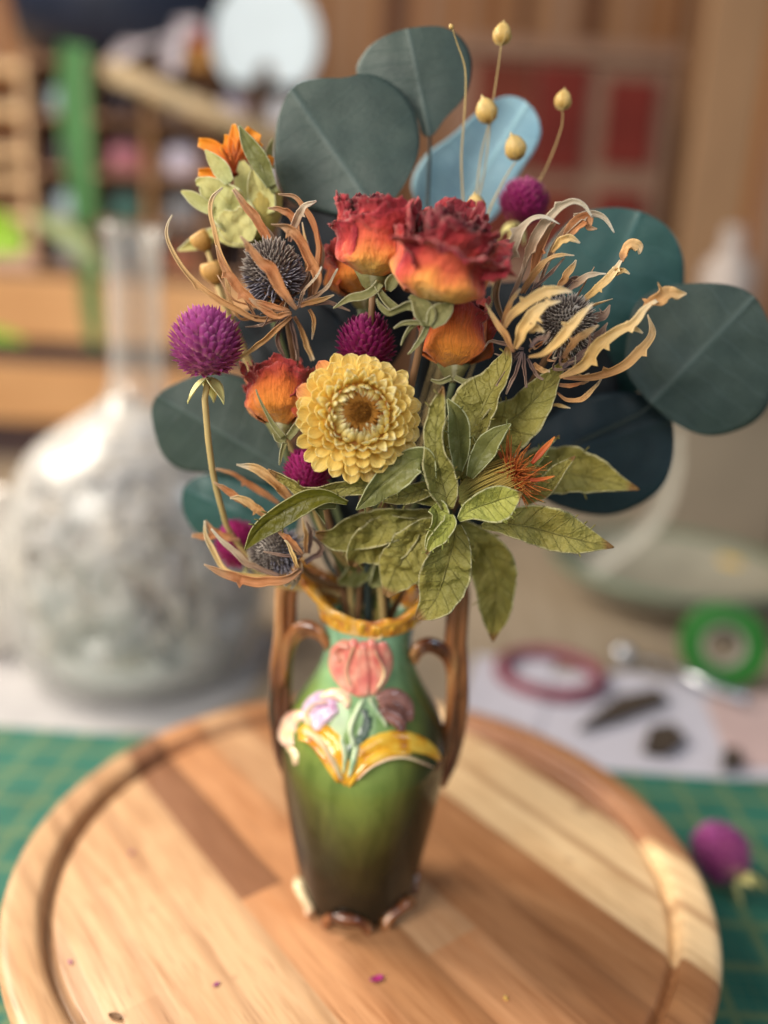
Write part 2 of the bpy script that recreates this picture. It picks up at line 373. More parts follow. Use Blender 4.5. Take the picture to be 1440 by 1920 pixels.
def outline_leaf(mb, pts, base, tip, Y, tilt=0, bend=0, mi=0, seed=0, n=72, rings=11, wav=.7):
    """broad round blade: closed margin spline, filled by rings"""
    pts = np.asarray(pts, float); k = len(pts); e = np.vstack([pts[-2:], pts, pts[:3]]); out = []
    for s in np.linspace(0, k, n, endpoint=False):
        i = int(s); t = s - i; a, b, c, d = e[i + 1], e[i + 2], e[i + 3], e[i + 4]
        out.append(.5 * (2 * b + (c - a) * t + (2 * a - 5 * b + 4 * c - d) * t * t + (3 * b - a - 3 * c + d) * t ** 3))
    o = np.array(out); c = o.mean(0); base, tip = np.array(base, float), np.array(tip, float)
    ax = tip - base; L = np.linalg.norm(ax); ax /= L; pp = np.array([-ax[1], ax[0]])
    W = max(abs((o - base) @ pp).max(), 1)
    al_ = (o - base) @ ax; pe_ = (o - base) @ pp; NS, NC = 44, 25
    lo, hi = al_.min(), al_.max(); G = np.zeros((NS, NC, 3)); UV = np.zeros((NS, NC, 2))
    oc = np.r_[al_, al_[:1]], np.r_[pe_, pe_[:1]]
    for r in range(NS):
        t = lo + (hi - lo) * (.5 - .5 * math.cos(math.pi * (.0015 + .997 * r / (NS - 1)))); xs = []
        for j in range(n):
            a0, a1 = oc[0][j], oc[0][j + 1]
            if (a0 - t) * (a1 - t) <= 0 and a0 != a1: xs.append(oc[1][j] + (t - a0) / (a1 - a0) * (oc[1][j + 1] - oc[1][j]))
        x0, x1 = (min(xs), max(xs)) if len(xs) > 1 else (0, 0)
        for j in range(NC):
            pe = x0 + (x1 - x0) * j / (NC - 1); p = base + ax * t + pp * pe; al = t / L; pn = pe / W
            dy = tilt * (al - .5) + bend * pn * pn
            w3 = P(p[0], p[1], Y + dy)
            kz = nvec(w3 + seed * 5.3, 38)[0] * .0030 * wav + nvec(w3 + seed, 110)[1] * .0010 * wav - .0005 * math.exp(-(pn / .035) ** 2) + .0030 * (abs(pn) ** 6) * (nvec(w3 * 1.0 + seed, 30)[2] + .2)
            G[r, j] = P(p[0], p[1], Y + dy + kz); UV[r, j] = (.5 + .46 * pn, al)
    mb.grid(G, mi, False, UV)

VX, VY = -.003, .278
def stem_path(p0, n=22, rnd=None, end=None, bow=.25):
    """from a flower base down into the vase neck"""
    rnd = rnd or random
    p0 = np.asarray(p0, float)
    p3 = np.array([VX + rnd.uniform(-.008, .008), VY + rnd.uniform(-.008, .008), .112]) if end is None else np.asarray(end)
    d = p3 - p0
    p1 = p0 + d * .35 + np.array([rnd.uniform(-.003, .003), abs(d[0]) * .1 + .003, -.012 * bow * 4])
    p2 = p3 + np.array([-(d[0]) * .12, -(d[1]) * .1, .022])
    t = np.linspace(0, 1, n)[:, None]
    q = (1 - t) ** 3 * p0 + 3 * (1 - t) ** 2 * t * p1 + 3 * (1 - t) * t * t * p2 + t ** 3 * p3
    tail = np.array([[p3[0] * .8 + VX * .2, p3[1], .09], [VX + (p3[0] - VX) * .3, VY + (p3[1] - VY) * .3, .03]])
    return np.vstack([q, tail])
def add_stem(root, p0, r=.0009, m='stem_tan', rnd=None, end=None, name='stem'):
    mb = MB(); path = stem_path(p0, rnd=rnd, end=end)
    mb.tube(path, np.linspace(r, r * 1.15, len(path)), 8); return mb.build(name, m, root)

# ================================================================== SETTING
ZM = -.045            # top of the cutting mat
ZT = -.048            # table top
def woodmat(name, c1, c2, c3, scale=1.0, dirn=(1, 1, 12), rough=.55):
    m, nt, b = mat(name, rough, .3)
    f = noisef(nt, 6 * scale, 5, dirn, .6); g = noisef(nt, 60 * scale, 3, dirn)
    col = ramp(nt, math_(nt, 'MULTIPLY_ADD', g, .3, math_(nt, 'MULTIPLY', f, .7)), [(.3, c1), (.5, c2), (.72, c3)])
    ln(nt, col, b.inputs['Base Color']); bump(nt, b, g, .2, .001); return m
MT['table'] = woodmat('table_wood', (.26, .20, .14), (.31, .245, .175), (.35, .28, .21), 1, (12, 1, 1))
MT['orange_wood'] = woodmat('orange_wood', (.50, .25, .10), (.58, .31, .135), (.64, .37, .17), 1, (1, 1, 10))
MT['rack_wood'] = woodmat('rack_wood', (.22, .11, .06), (.30, .16, .09), (.36, .20, .11), 2, (8, 1, 1))
MT['pale_wood'] = woodmat('pale_wood', (.70, .45, .24), (.78, .54, .31), (.82, .60, .36), 2, (1, 1, 8))
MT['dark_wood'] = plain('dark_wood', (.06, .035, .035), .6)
MT['cabinet'] = woodmat('cabinet_wood', (.19, .10, .06), (.23, .13, .085), (.27, .16, .105), 2, (8, 1, 1))
MT['red_panel'] = plain('red_panel', (.145, .020, .014), .6, .15, 8, .25)
MT['red_brown_panel'] = plain('red_brown_panel', (.15, .032, .018), .6, .15, 10, .3)

mb = MB(); mb.grid([[(-3, -.6, ZT), (3, -.6, ZT)], [(-3, 2.2, ZT), (3, 2.2, ZT)]])
tag(mb.build('table_top', 'table'), kind='structure')

# back wall of upright boards
m, nt, b = mat('wall_boards', .6, .3)
X = objxyz(nt)
fx = math_(nt, 'MULTIPLY_ADD', X[0], 1.0, math_(nt, 'MULTIPLY', X[2], .0))
vn = N(nt, 'ShaderNodeTexNoise'); vn.noise_dimensions = '1D'; vn.inputs['Scale'].default_value = 16; vn.inputs['Detail'].default_value = 1
ln(nt, fx, vn.inputs['W'])
col = ramp(nt, vn.outputs['Fac'], [(.34, (.09, .035, .02)), (.44, (.27, .11, .04)), (.5, (.36, .18, .08)), (.57, (.33, .20, .13)), (.66, (.34, .13, .035))])
ln(nt, col, b.inputs['Base Color']); MT['wall'] = m
mb = MB(); mb.box((-2.6, 1.75, ZT), (2.6, 1.80, 2.2)); tag(mb.build('wall', 'wall', smooth=False), kind='structure')

# cutting mat
m, nt, b = mat('cutting_mat', .55, .3)
X = objxyz(nt)
def gridline(sp_, wd):
    r = None
    for a in (X[0], X[1]):
        k = math_(nt, 'ABSOLUTE', math_(nt, 'SUBTRACT', math_(nt, 'FRACT', math_(nt, 'DIVIDE', a, sp_)), .5))
        g = fr(nt, k, [(.5 - wd * 2, 0), (.5 - wd, 1)]); r = g if r is None else math_(nt, 'MAXIMUM', r, g)
    return r
nz = noisef(nt, 40, 4)
base = ramp(nt, nz, [(.3, (.016, .110, .082)), (.7, (.026, .150, .112))])
col = mix(nt, math_(nt, 'MULTIPLY', gridline(.0254, .06), .28), base, (.30, .28, .08))
col = mix(nt, math_(nt, 'MULTIPLY', gridline(.0254 / 4, .03), .12), col, (.42, .40, .10))
ln(nt, col, b.inputs['Base Color']); MT['mat'] = m
eL, eR = T(0, 1361, ZM), T(1440, 1465, ZM); ang = math.atan2(eR[1] - eL[1], eR[0] - eL[0])
mb = MB(); mb.box((-.52, -.5, 0), (.52, 0, -ZT + ZM))
mo = mb.build('cutting_mat', 'mat', smooth=False, bevel=.001)
mid = (eL + eR) / 2; mo.rotation_euler = (0, 0, ang)
mo.location = (mid[0] + math.sin(ang) * .25, mid[1] - math.cos(ang) * .25, ZT + .0002)
tag(mo, 'green cutting mat with yellow grid lines under the round wooden board', 'cutting mat')

# round board of glued strips
BC = np.array([-.0003, .2968]); BR, BI = .140, .1255
m, nt, b = mat('board_wood', .42, .38)
X = objxyz(nt); dx, dy = math.cos(R_(-51.5)), math.sin(R_(-51.5))
tt = math_(nt, 'ADD', math_(nt, 'MULTIPLY', X[0], -dy), math_(nt, 'MULTIPLY', X[1], dx))
ss = math_(nt, 'ADD', math_(nt, 'MULTIPLY', X[0], dx), math_(nt, 'MULTIPLY', X[1], dy))
fac = math_(nt, 'MULTIPLY_ADD', tt, 1 / .30, .5)
F_ = lambda t: t / .30 + .5
W1, W2, W3, W4, W5 = (.52, .31, .170), (.52, .26, .125), (.37, .178, .080), (.25, .118, .062), (.56, .35, .195)
st = [(0, W1), (F_(-.118), W5), (F_(-.098), W1), (F_(-.076), W5), (F_(-.055), W4), (F_(-.036), W2), (F_(-.012), W1), (F_(.012), W3), (F_(.036), (.29, .135, .060)), (F_(.060), (.72, .52, .30)), (F_(.110), (.33, .16, .085)), (F_(.128), W3)]  # brown of the strips right of the vase includes the shade lying there
ca = ramp(nt, fac, st, 'CONSTANT')
st2 = [(0, W5), (F_(-.118), W1), (F_(-.098), W5), (F_(-.076), W1), (F_(-.055), W2), (F_(-.036), W3), (F_(-.012), W2), (F_(.012), (.33, .155, .070)), (F_(.036), W3), (F_(.060), (.72, .52, .30)), (F_(.110), (.36, .18, .095)), (F_(.128), W3)]
cb = ramp(nt, fac, st2, 'CONSTANT')
# where each strip changes from one stave to the next
jo = ramp(nt, fac, [(p, (v, v, v)) for p, v in [(0, .2), (F_(-.118), .55), (F_(-.098), .35), (F_(-.076), .72), (F_(-.055), .472), (F_(-.036), .60), (F_(-.012), .68), (F_(.012), .58), (F_(.036), .36), (F_(.060), .5), (F_(.110), .6)]], 'CONSTANT')
sel = math_(nt, 'GREATER_THAN', math_(nt, 'MULTIPLY_ADD', ss, 1 / .30, .5), jo)
col = mix(nt, sel, ca, cb)
mp = N(nt, 'ShaderNodeMapping'); mp.inputs['Rotation'].default_value = (0, 0, R_(51.5)); tc = N(nt, 'ShaderNodeTexCoord'); ln(nt, tc.outputs['Object'], mp.inputs[0])
mp2 = N(nt, 'ShaderNodeMapping'); mp2.inputs['Scale'].default_value = (5, 70, 30); ln(nt, mp.outputs[0], mp2.inputs[0])
g1 = N(nt, 'ShaderNodeTexNoise'); g1.inputs['Scale'].default_value = 4; g1.inputs['Detail'].default_value = 6; g1.inputs['Distortion'].default_value = .8; ln(nt, mp2.outputs[0], g1.inputs['Vector'])
mp3 = N(nt, 'ShaderNodeMapping'); mp3.inputs['Scale'].default_value = (14, 60, 30); ln(nt, mp.outputs[0], mp3.inputs[0])
g2 = N(nt, 'ShaderNodeTexNoise'); g2.inputs['Scale'].default_value = .8; g2.inputs['Detail'].default_value = 3; g2.inputs['Distortion'].default_value = 1.5; ln(nt, mp3.outputs[0], g2.inputs['Vector'])
col = mix(nt, 1, col, ramp(nt, g1.outputs['Fac'], [(.25, (.74, .66, .58)), (.5, (1, 1, 1)), (.8, (1.12, 1.1, 1.05))]), 'MULTIPLY')
col = mix(nt, 1, col, ramp(nt, g2.outputs['Fac'], [(.3, (.80, .72, .66)), (.6, (1.05, 1.05, 1.05))]), 'MULTIPLY')
seam = None
for t0 in (-.118, -.098, -.076, -.055, -.036, -.012, .012, .036, .060, .110):
    k = fr(nt, math_(nt, 'ABSOLUTE', math_(nt, 'SUBTRACT', tt, t0)), [(.0002, 1), (.0007, 0)]); seam = k if seam is None else math_(nt, 'MAXIMUM', seam, k)
k2 = fr(nt, math_(nt, 'ABSOLUTE', math_(nt, 'SUBTRACT', tt, .085)), [(.0008, 1), (.0017, 0)])
col = mix(nt, math_(nt, 'MULTIPLY', seam, .35), col, (.22, .10, .045))
col = mix(nt, math_(nt, 'MULTIPLY', k2, .75), col, (.30, .14, .06))
kn = noisef(nt, 55, 2)
col = mix(nt, fr(nt, kn, [(.70, 0), (.76, .5)]), col, (.22, .11, .06))
pr_n = noisef(nt, 1, 2, (900, 900, 900)); mp4 = N(nt, 'ShaderNodeMapping'); mp4.inputs['Scale'].default_value = (60, 1500, 30); ln(nt, mp.outputs[0], mp4.inputs[0]); g4 = N(nt, 'ShaderNodeTexNoise'); g4.inputs['Scale'].default_value = 1; g4.inputs['Detail'].default_value = 2; ln(nt, mp4.outputs[0], g4.inputs['Vector'])
col = mix(nt, fr(nt, g4.outputs['Fac'], [(.62, 0), (.72, .55)]), col, (.20, .09, .04))
ln(nt, col, b.inputs['Base Color']); bump(nt, b, math_(nt, 'SUBTRACT', g1.outputs['Fac'], seam), .18, .0006); MT['board'] = m
bd = empty('serving_board', (BC[0], BC[1], ZM), 'round serving board of glued wooden strips with a raised rim, under the vase', 'serving board')
mb = MB()
prof = [(.001, -.012), (BR - .012, -.012), (BR - .004, -.0105), (BR - .0005, -.006), (BR, -.003), (BR - .0004, -.0012), (BR - .0016, 0), (BR - .004, .0003),
        (BI + .0032, .0003), (BI + .0012, -.0002), (BI, -.0016), (BI - .0004, -.0050), (BI - .0014, -.0068), (BI - .0030, -.0066), (BI - .0042, -.0046), (BI - .0056, -.004), (.001, -.004)]
prof = [(r, z) for r, z in prof]
mb.lathe([(r, z) for r, z in prof], (BC[0], BC[1], 0), 160)
o = mb.build('board_top', 'board', bd)
mb = MB(); mb.lathe([(.001, ZM), (.085, ZM), (.088, ZM + .002), (.088, -.0125), (.001, -.0125)], (BC[0], BC[1], 0), 80)
mb.build('turntable_foot', 'dark_wood', bd)

# ================================================================== VASE
m, nt, b = mat('vase_glaze', .12, .55)
X = objxyz(nt)
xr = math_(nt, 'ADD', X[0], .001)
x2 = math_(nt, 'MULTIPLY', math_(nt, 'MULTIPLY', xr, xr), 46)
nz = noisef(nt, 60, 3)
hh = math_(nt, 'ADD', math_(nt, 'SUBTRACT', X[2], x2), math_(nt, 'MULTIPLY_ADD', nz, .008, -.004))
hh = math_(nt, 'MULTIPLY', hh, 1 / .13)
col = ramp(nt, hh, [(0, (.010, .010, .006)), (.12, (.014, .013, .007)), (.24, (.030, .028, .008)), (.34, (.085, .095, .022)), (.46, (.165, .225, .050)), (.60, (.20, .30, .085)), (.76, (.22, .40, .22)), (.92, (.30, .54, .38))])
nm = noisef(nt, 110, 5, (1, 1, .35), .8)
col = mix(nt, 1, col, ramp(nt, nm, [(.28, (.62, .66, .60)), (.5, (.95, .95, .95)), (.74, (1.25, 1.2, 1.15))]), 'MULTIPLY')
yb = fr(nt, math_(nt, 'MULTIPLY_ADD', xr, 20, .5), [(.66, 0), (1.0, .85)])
col = mix(nt, yb, col, (.035, .028, .012))  # right side darkened: brown glaze with shade worked into the colour
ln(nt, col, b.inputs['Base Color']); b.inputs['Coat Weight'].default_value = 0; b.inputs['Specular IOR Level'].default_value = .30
bump(nt, b, noisef(nt, 90, 2), .2, .0012); MT['glaze'] = m
def glaze(name, stops, sc_=120, rough=.15, stretch=None):
    m, nt, b = mat(name, rough, .5); f = noisef(nt, sc_, 4, stretch)
    ln(nt, ramp(nt, f, stops), b.inputs['Base Color']); b.inputs['Coat Weight'].default_value = .2; b.inputs['Coat Roughness'].default_value = .1
    bump(nt, b, noisef(nt, 300, 3), .3, .0009); return m
MT['g_orange'] = glaze('glaze_orange', [(.30, (.25, .07, .02)), (.42, (.56, .22, .03)), (.55, (.72, .36, .035)), (.7, (.66, .42, .16))], 150)
MT['g_brown'] = glaze('glaze_brown', [(.34, (.03, .010, .007)), (.45, (.13, .040, .016)), (.56, (.28, .105, .035)), (.70, (.50, .28, .12))], 110, .15, (1, 1, .16))
MT['g_pink'] = glaze('glaze_pink', [(.35, (.62, .16, .14)), (.5, (.72, .26, .20)), (.66, (.74, .40, .30))], 200)
MT['g_blush'] = glaze('glaze_blush', [(.35, (.66, .34, .26)), (.5, (.74, .50, .38)), (.64, (.74, .62, .30))], 180)
MT['g_lilac'] = glaze('glaze_lilac', [(.35, (.48, .26, .42)), (.5, (.58, .40, .56)), (.66, (.68, .56, .62))], 200)
MT['g_dusk'] = glaze('glaze_dusky_rose', [(.35, (.12, .05, .04)), (.5, (.25, .11, .09)), (.66, (.32, .16, .14))], 200)
MT['g_gold'] = glaze('glaze_gold', [(.32, (.40, .13, .012)), (.48, (.66, .33, .02)), (.66, (.72, .46, .06))], 160)
MT['g_mint'] = glaze('glaze_mint', [(.35, (.28, .42, .24)), (.6, (.52, .60, .38))], 200)
MT['g_dark'] = glaze('glaze_dark_green', [(.35, (.02, .045, .03)), (.6, (.05, .10, .06))], 200)
MT['g_cream'] = glaze('glaze_cream', [(.35, (.62, .42, .28)), (.6, (.72, .58, .34))], 200)

ZB = -.0042
VC = np.array([VX, VY])
prof_px = [(1677, 97), (1660, 103), (1640, 108), (1610, 115), (1570, 125), (1530, 134), (1490, 142), (1450, 150), (1415, 154), (1385, 155), (1358, 150), (1330, 138), (1300, 119), (1270, 100), (1245, 88), (1220, 82), (1195, 80), (1170, 82), (1150, 88)]
def zof(py): return P(690, py, VY)[2]
VP = []
for py, hw in prof_px:
    z = max(zof(py), ZB); VP.append((hw * sc((VX, VY, z)) * 1.0, z))
VP[0] = (VP[0][0], ZB)
vz = np.array([z for r, z in VP]); vr = np.array([r for r, z in VP])
def rv(z): return float(np.interp(z, vz, vr))
ZN = VP[-1][1]
vs_ = empty('ceramic_vase', (VX, VY, ZB), 'glazed green art pottery vase with brown loop handles and tulip relief, holding the dried flowers', 'vase')
mb = MB()
pz = np.linspace(ZB, ZN, 60); ker = np.array([rv(z) for z in pz]); ks = np.convolve(np.r_[[ker[0]] * 2, ker, [ker[-1]] * 2], np.ones(5) / 5, 'valid')
vr_s = ks; vz_s = pz
def rv(z): return float(np.interp(z, vz_s, vr_s))
prof = [(.001, ZB)] + [(ks[0] - .002, ZB)] + list(zip(ks, pz))
prof[2] = (ks[0] - .0005, ZB + .001)
inner = [(r - .0028, z) for r, z in zip(ks[::-1], pz[::-1]) if z > .02] + [(.001, .02)]
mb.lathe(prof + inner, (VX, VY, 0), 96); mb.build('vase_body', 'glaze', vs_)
# flared petal rim
mb = MB(); n, k = 15, 120; G = np.zeros((n, k, 3))
r0 = rv(ZN)
for i in range(n):
    v = i / (n - 1)
    for j in range(k):
        th = 2 * math.pi * j / k
        lob = .5 + .5 * math.cos(2 * th)              # high on both sides
        ruf = math.sin(th * 9 + .7) * .5 + math.sin(th * 14) * .3
        up = (.0052 + .0135 * lob ** 1.6 + .0012 * ruf * v) * math.sin(v * math.pi * .5)
        out = (.0020 + .0105 * lob ** 1.3 + .0008 * ruf) * v ** 1.5
        r = r0 - .0006 + out; G[i, j] = (VX + r * math.cos(th), VY + r * math.sin(th), ZN - .002 + up)
mb.grid(G, 0, True); rim_ = mb.build('vase_rim', 'g_orange', vs_, thick=.0026, sub=1)
mb = MB()
for j in range(46):                                 # frilled beads along the throat
    th = 2 * math.pi * j / 46 + .05 * math.sin(j * 3.3); rr = r0 + .0008
    c = np.array([VX + rr * math.cos(th), VY + rr * math.sin(th), ZN + .0012 + .0007 * math.sin(j * 1.9)])
    q = np.linspace(0, math.pi, 7); rad = .0011 + .0004 * math.sin(j * 2.7)
    mb.lathe([(rad * math.sin(a) + 1e-5, -rad * 1.9 * math.cos(a)) for a in q], c, 8, 0, (math.cos(th) * .3, math.sin(th) * .3, 1))
mb.build('rim_frill', 'g_gold', rim_)

def hit(px, py, lift=0.0):
    d = ray(px, py); lo, hi = (VY - .05) / d[1], VY / d[1]
    best = None
    for t in np.linspace(lo, hi, 160):
        p = CAM + d * t; g = math.hypot(p[0] - VX, p[1] - VY) - rv(p[2])
        if best is None or g < best[0]: best = (g, p)
        if g <= 0: best = (0, p); break
    p = best[1]; n = nrm(np.array([p[0] - VX, p[1] - VY, 0.0]))
    return p + n * lift, n
def relief(mb, pts, hw, h, n=18, m=9, mi=0, hr=None, groove=0):
    s = cr_spl([tuple(p)[:2] for p in pts], n); tg = nrm(np.gradient(s, axis=0)); nr = np.c_[-tg[:, 1], tg[:, 0]]
    wl = smooth_list(hw, n); wr = smooth_list(hr, n) if hr is not None else wl; G = np.zeros((n, m, 3))
    for i in range(n):
        for j, u in enumerate(np.linspace(-1, 1, m)):
            q = s[i] + nr[i] * u * (wr[i] if u > 0 else wl[i]); e = 4 * (i / (n - 1)) * (1 - i / (n - 1))
            lift = h * (math.sqrt(max(0, 1 - u * u)) * min(1, e * 3) ** .5 - groove * math.exp(-(u / .16) ** 2)) - .0005
            G[i, j] = hit(q[0], q[1], lift)[0]
    mb.grid(G, mi)
mb = MB()
relief(mb, [(692, 1306), (708, 1272), (718, 1235), (716, 1200)], [6, 22, 24, 8], .0018)
relief(mb, [(682, 1306), (652, 1276), (636, 1240), (642, 1200)], [6, 22, 25, 8], .0018)
relief(mb, [(664, 1302), (656, 1262), (660, 1225), (666, 1196)], [6, 18, 19, 7], .0026)
relief(mb, [(700, 1302), (706, 1262), (700, 1225), (694, 1196)], [6, 18, 19, 7], .0026)
relief(mb, [(684, 1308), (680, 1268), (680, 1232), (682, 1200)], [6, 22, 20, 5], .0034, groove=.3)
relief(mb, [(645, 1240), (634, 1222), (646, 1206), (664, 1212)], [3, 9, 9, 3], .0040)
mb.build('tulip_relief', 'g_pink', vs_)
mb = MB()
relief(mb, [(662, 1285), (656, 1250), (668, 1205)], [1.5, 2.5, 1.5], .0040, 16, 5)
relief(mb, [(702, 1290), (716, 1255), (700, 1212)], [1.5, 2.5, 1.5], .0040, 16, 5)
relief(mb, [(690, 1192), (708, 1196), (716, 1186)], [2, 3.5, 1.5], .0022, 12, 5)
relief(mb, [(572, 1362), (606, 1384), (630, 1424), (646, 1462)], [2, 3, 3, 2], .0040, 20, 5)
relief(mb, [(664, 1462), (700, 1428), (750, 1414), (812, 1438)], [2, 3, 3, 2], .0036, 24, 5)
relief(mb, [(592, 1362), (584, 1336), (600, 1316), (624, 1312)], [2, 3, 3, 2], .0038, 16, 5)
relief(mb, [(540, 1400), (552, 1412), (556, 1436)], [5, 9, 4], .0016, 16, 5)
mb.build('pale_outline_relief', 'g_cream', vs_)
mb = MB()
relief(mb, [(634, 1322), (608, 1312), (584, 1330), (580, 1360)], [10, 22, 20, 6], .0020)
relief(mb, [(636, 1326), (618, 1334), (602, 1350), (598, 1370)], [8, 17, 16, 5], .0030, groove=.3)
mb.build('lilac_flower_relief', 'g_lilac', vs_)
mb = MB()
relief(mb, [(704, 1316), (730, 1306), (756, 1322), (768, 1356)], [10, 22, 22, 6], .0020, groove=.3)
relief(mb, [(708, 1322), (724, 1334), (744, 1348), (752, 1372)], [8, 18, 18, 5], .0030, groove=.3)
mb.build('dusky_flower_relief', 'g_dusk', vs_)
mb = MB()
relief(mb, [(572, 1338), (546, 1350), (536, 1378), (548, 1402)], [8, 18, 18, 5], .0022, groove=.3)
relief(mb, [(600, 1308), (625, 1300), (650, 1310), (652, 1330)], [3, 11, 12, 3], .0024)
mb.build('blossom_relief', 'g_blush', vs_)
mb = MB()
relief(mb, [(556, 1378), (590, 1366), (622, 1392), (640, 1432), (652, 1476)], [8, 19, 24, 20, 6], .0018, 30, groove=.4)
relief(mb, [(560, 1380), (588, 1388), (612, 1416), (640, 1468)], [4, 10, 12, 4], .0028, 24)
relief(mb, [(648, 1478), (670, 1436), (706, 1402), (752, 1390), (800, 1402), (828, 1428)], [8, 22, 28, 25, 18, 4], .0018, 34, groove=.4)
relief(mb, [(652, 1474), (684, 1432), (726, 1408), (776, 1408)], [4, 11, 12, 4], .0028, 26)
mb.build('golden_leaf_relief', 'g_gold', vs_)
mb = MB()
relief(mb, [(684, 1306), (668, 1335), (658, 1365), (664, 1395), (668, 1415)], [5, 7, 7, 6, 3], .0026, 20, 5)
relief(mb, [(692, 1306), (702, 1325), (716, 1345), (724, 1362)], [5, 6, 6, 3], .0026, 16, 5)
relief(mb, [(670, 1394), (664, 1422), (655, 1455)], [6, 9, 4], .0030, 14, 5)
relief(mb, [(640, 1378), (648, 1410), (646, 1450)], [4, 6, 3], .0028, 14, 5)
mb.build('stalk_relief', 'g_mint', vs_)
mb = MB()
relief(mb, [(676, 1322), (690, 1346), (680, 1380), (658, 1402), (648, 1446)], [5, 18, 17, 13, 4], .0009, 20, 5)
mb.build('dark_ground_relief', 'g_dark', vs_)
b_ = MT['g_brown'].node_tree.nodes['Principled BSDF']; b_.inputs['Coat Weight'].default_value = .7; b_.inputs['Roughness'].default_value = .12
# double-strand handles
def hand(sgn, pts, curl, foot):
    mb = MB()
    for q, dy in ((-1, -.0008), (1, .0010)):
        path = cr_spl([P(a + q * 9, b + q * 1.5, VY + dy + c) for a, b, c in pts], 44)
        rad = np.interp(np.linspace(0, 1, 44), [0, .15, .6, .85, 1], [.0020, .0026, .0023, .0025, .0016]) * (1 if q else .55)
        mb.tube(path, rad, 12)
    for q, dy in ((-1, -.0009), (1, .0010)):
        path = cr_spl([P(a + q * 2, b + q * 5, VY + dy + c) for a, b, c in curl], 26)
        mb.tube(path, np.interp(np.linspace(0, 1, 26), [0, .5, 1], [.0023, .0022, .0015]), 12)
    return mb.build('handle', 'g_brown', vs_)
hand(-1, [(552, 1462, -.005), (534, 1405, -.001), (524, 1330, 0), (527, 1250, 0), (536, 1180, 0), (536, 1115, 0), (552, 1082, 0), (588, 1078, 0), (612, 1100, -.002)],
     [(530, 1290, 0), (538, 1225, 0), (552, 1190, -.002), (578, 1178, -.004), (602, 1190, -.006), (618, 1215, -.006)], None)
hand(1, [(818, 1470, -.004), (842, 1410, -.001), (857, 1330, 0), (858, 1250, 0), (854, 1190, 0), (860, 1125, 0), (852, 1085, 0), (815, 1080, 0), (790, 1105, -.002)],
     [(856, 1310, 0), (850, 1262, 0), (834, 1225, -.002), (808, 1210, -.004), (786, 1216, -.006), (774, 1236, -.006)], None)
# scrolled feet
for a0 in (200, 262, 322, 20, 80, 140):
    mb = MB(); th0 = R_(a0); rf = ks[0]
    pts = []
    for q in np.linspace(-1.15, 1.15, 23):
        th = th0 + q * .36; w_ = max(0, 1 - q * q); lift = .0064 * w_ ** .6 + (.0014 if abs(q) < 1 else .0024)
        rr = rf + .0004 + .0022 * w_ ** .5 + (.0016 if abs(q) > 1 else 0)
        pts.append((VX + rr * math.cos(th), VY + rr * math.sin(th), ZB + lift))
    mb.tube(pts, np.interp(np.linspace(0, 1, 23), [0, .06, .2, .5, .8, .94, 1], [.0014, .0023, .0018, .0024, .0018, .0023, .0014]), 10)
    mb.build('foot_scroll', 'g_cream' if a0 in (200,) else 'g_brown', vs_)

# ================================================================== EUCALYPTUS
def sprig(name, label, leaves, fork, stemr=.0011, group='eucalyptus sprigs'):
    """leaves: (outline, base, tip, Y, material, tilt, bend); fork: pixel + Y where the petioles gather"""
    f = P(*fork); root = empty(name, tuple(f), label, 'eucalyptus', group)
    for i, (ol, bs, tp, Y, mt, tilt, bend) in enumerate(leaves):
        mb = MB(); outline_leaf(mb, ol, bs, tp, Y, tilt, bend, 0, seed=i + len(label))
        lo_ = mb.build('leaf', mt, root, thick=.00024)
        mb = MB(); b3 = P(bs[0], bs[1], Y - tilt * .5 * 0 + .0006)
        inb = np.array(bs) + (np.array(tp) - np.array(bs)) * .25
        path = cr_spl([P(inb[0], inb[1], Y + .0009 - tilt * .25), b3, (b3 * .45 + f * .55) + np.array([0, .004, 0]), f], 20)
        mb.tube(path, np.interp(np.linspace(0, 1, 20), [0, .25, 1], [.0002, .0006, .0009]), 7); mb.build('petiole', 'stem_dark', lo_)
    add_stem(root, f, stemr, 'stem_dark', random.Random(len(label)))
    return root
sprig('eucalyptus_sprig', 'tall eucalyptus sprig with two big grey green round leaves above the red roses', [
    ([(520, 335), (515, 270), (525, 208), (553, 160), (600, 147), (645, 146), (682, 138), (725, 150), (765, 185), (784, 235), (786, 280), (768, 330), (735, 378), (700, 402), (650, 405), (600, 395), (550, 380)], (706, 400), (560, 190), .300, 'euc', .006, .004),
    ([(668, 135), (690, 90), (735, 62), (790, 50), (835, 52), (868, 75), (884, 112), (880, 160), (864, 192), (835, 222), (812, 253), (792, 252), (778, 215), (745, 180), (700, 165)], (806, 256), (765, 55), .312, 'euc', .004, .004),
], (800, 470, .300))
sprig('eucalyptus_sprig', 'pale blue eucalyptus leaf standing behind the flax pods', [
    ([(772, 345), (798, 292), (850, 252), (890, 215), (930, 186), (968, 182), (1000, 205), (1014, 245), (1002, 282), (975, 322), (952, 368), (925, 410), (880, 430), (830, 425), (790, 395)], (838, 430), (985, 200), .330, 'euc_sky_sheen', .004, .004),
], (820, 520, .305))
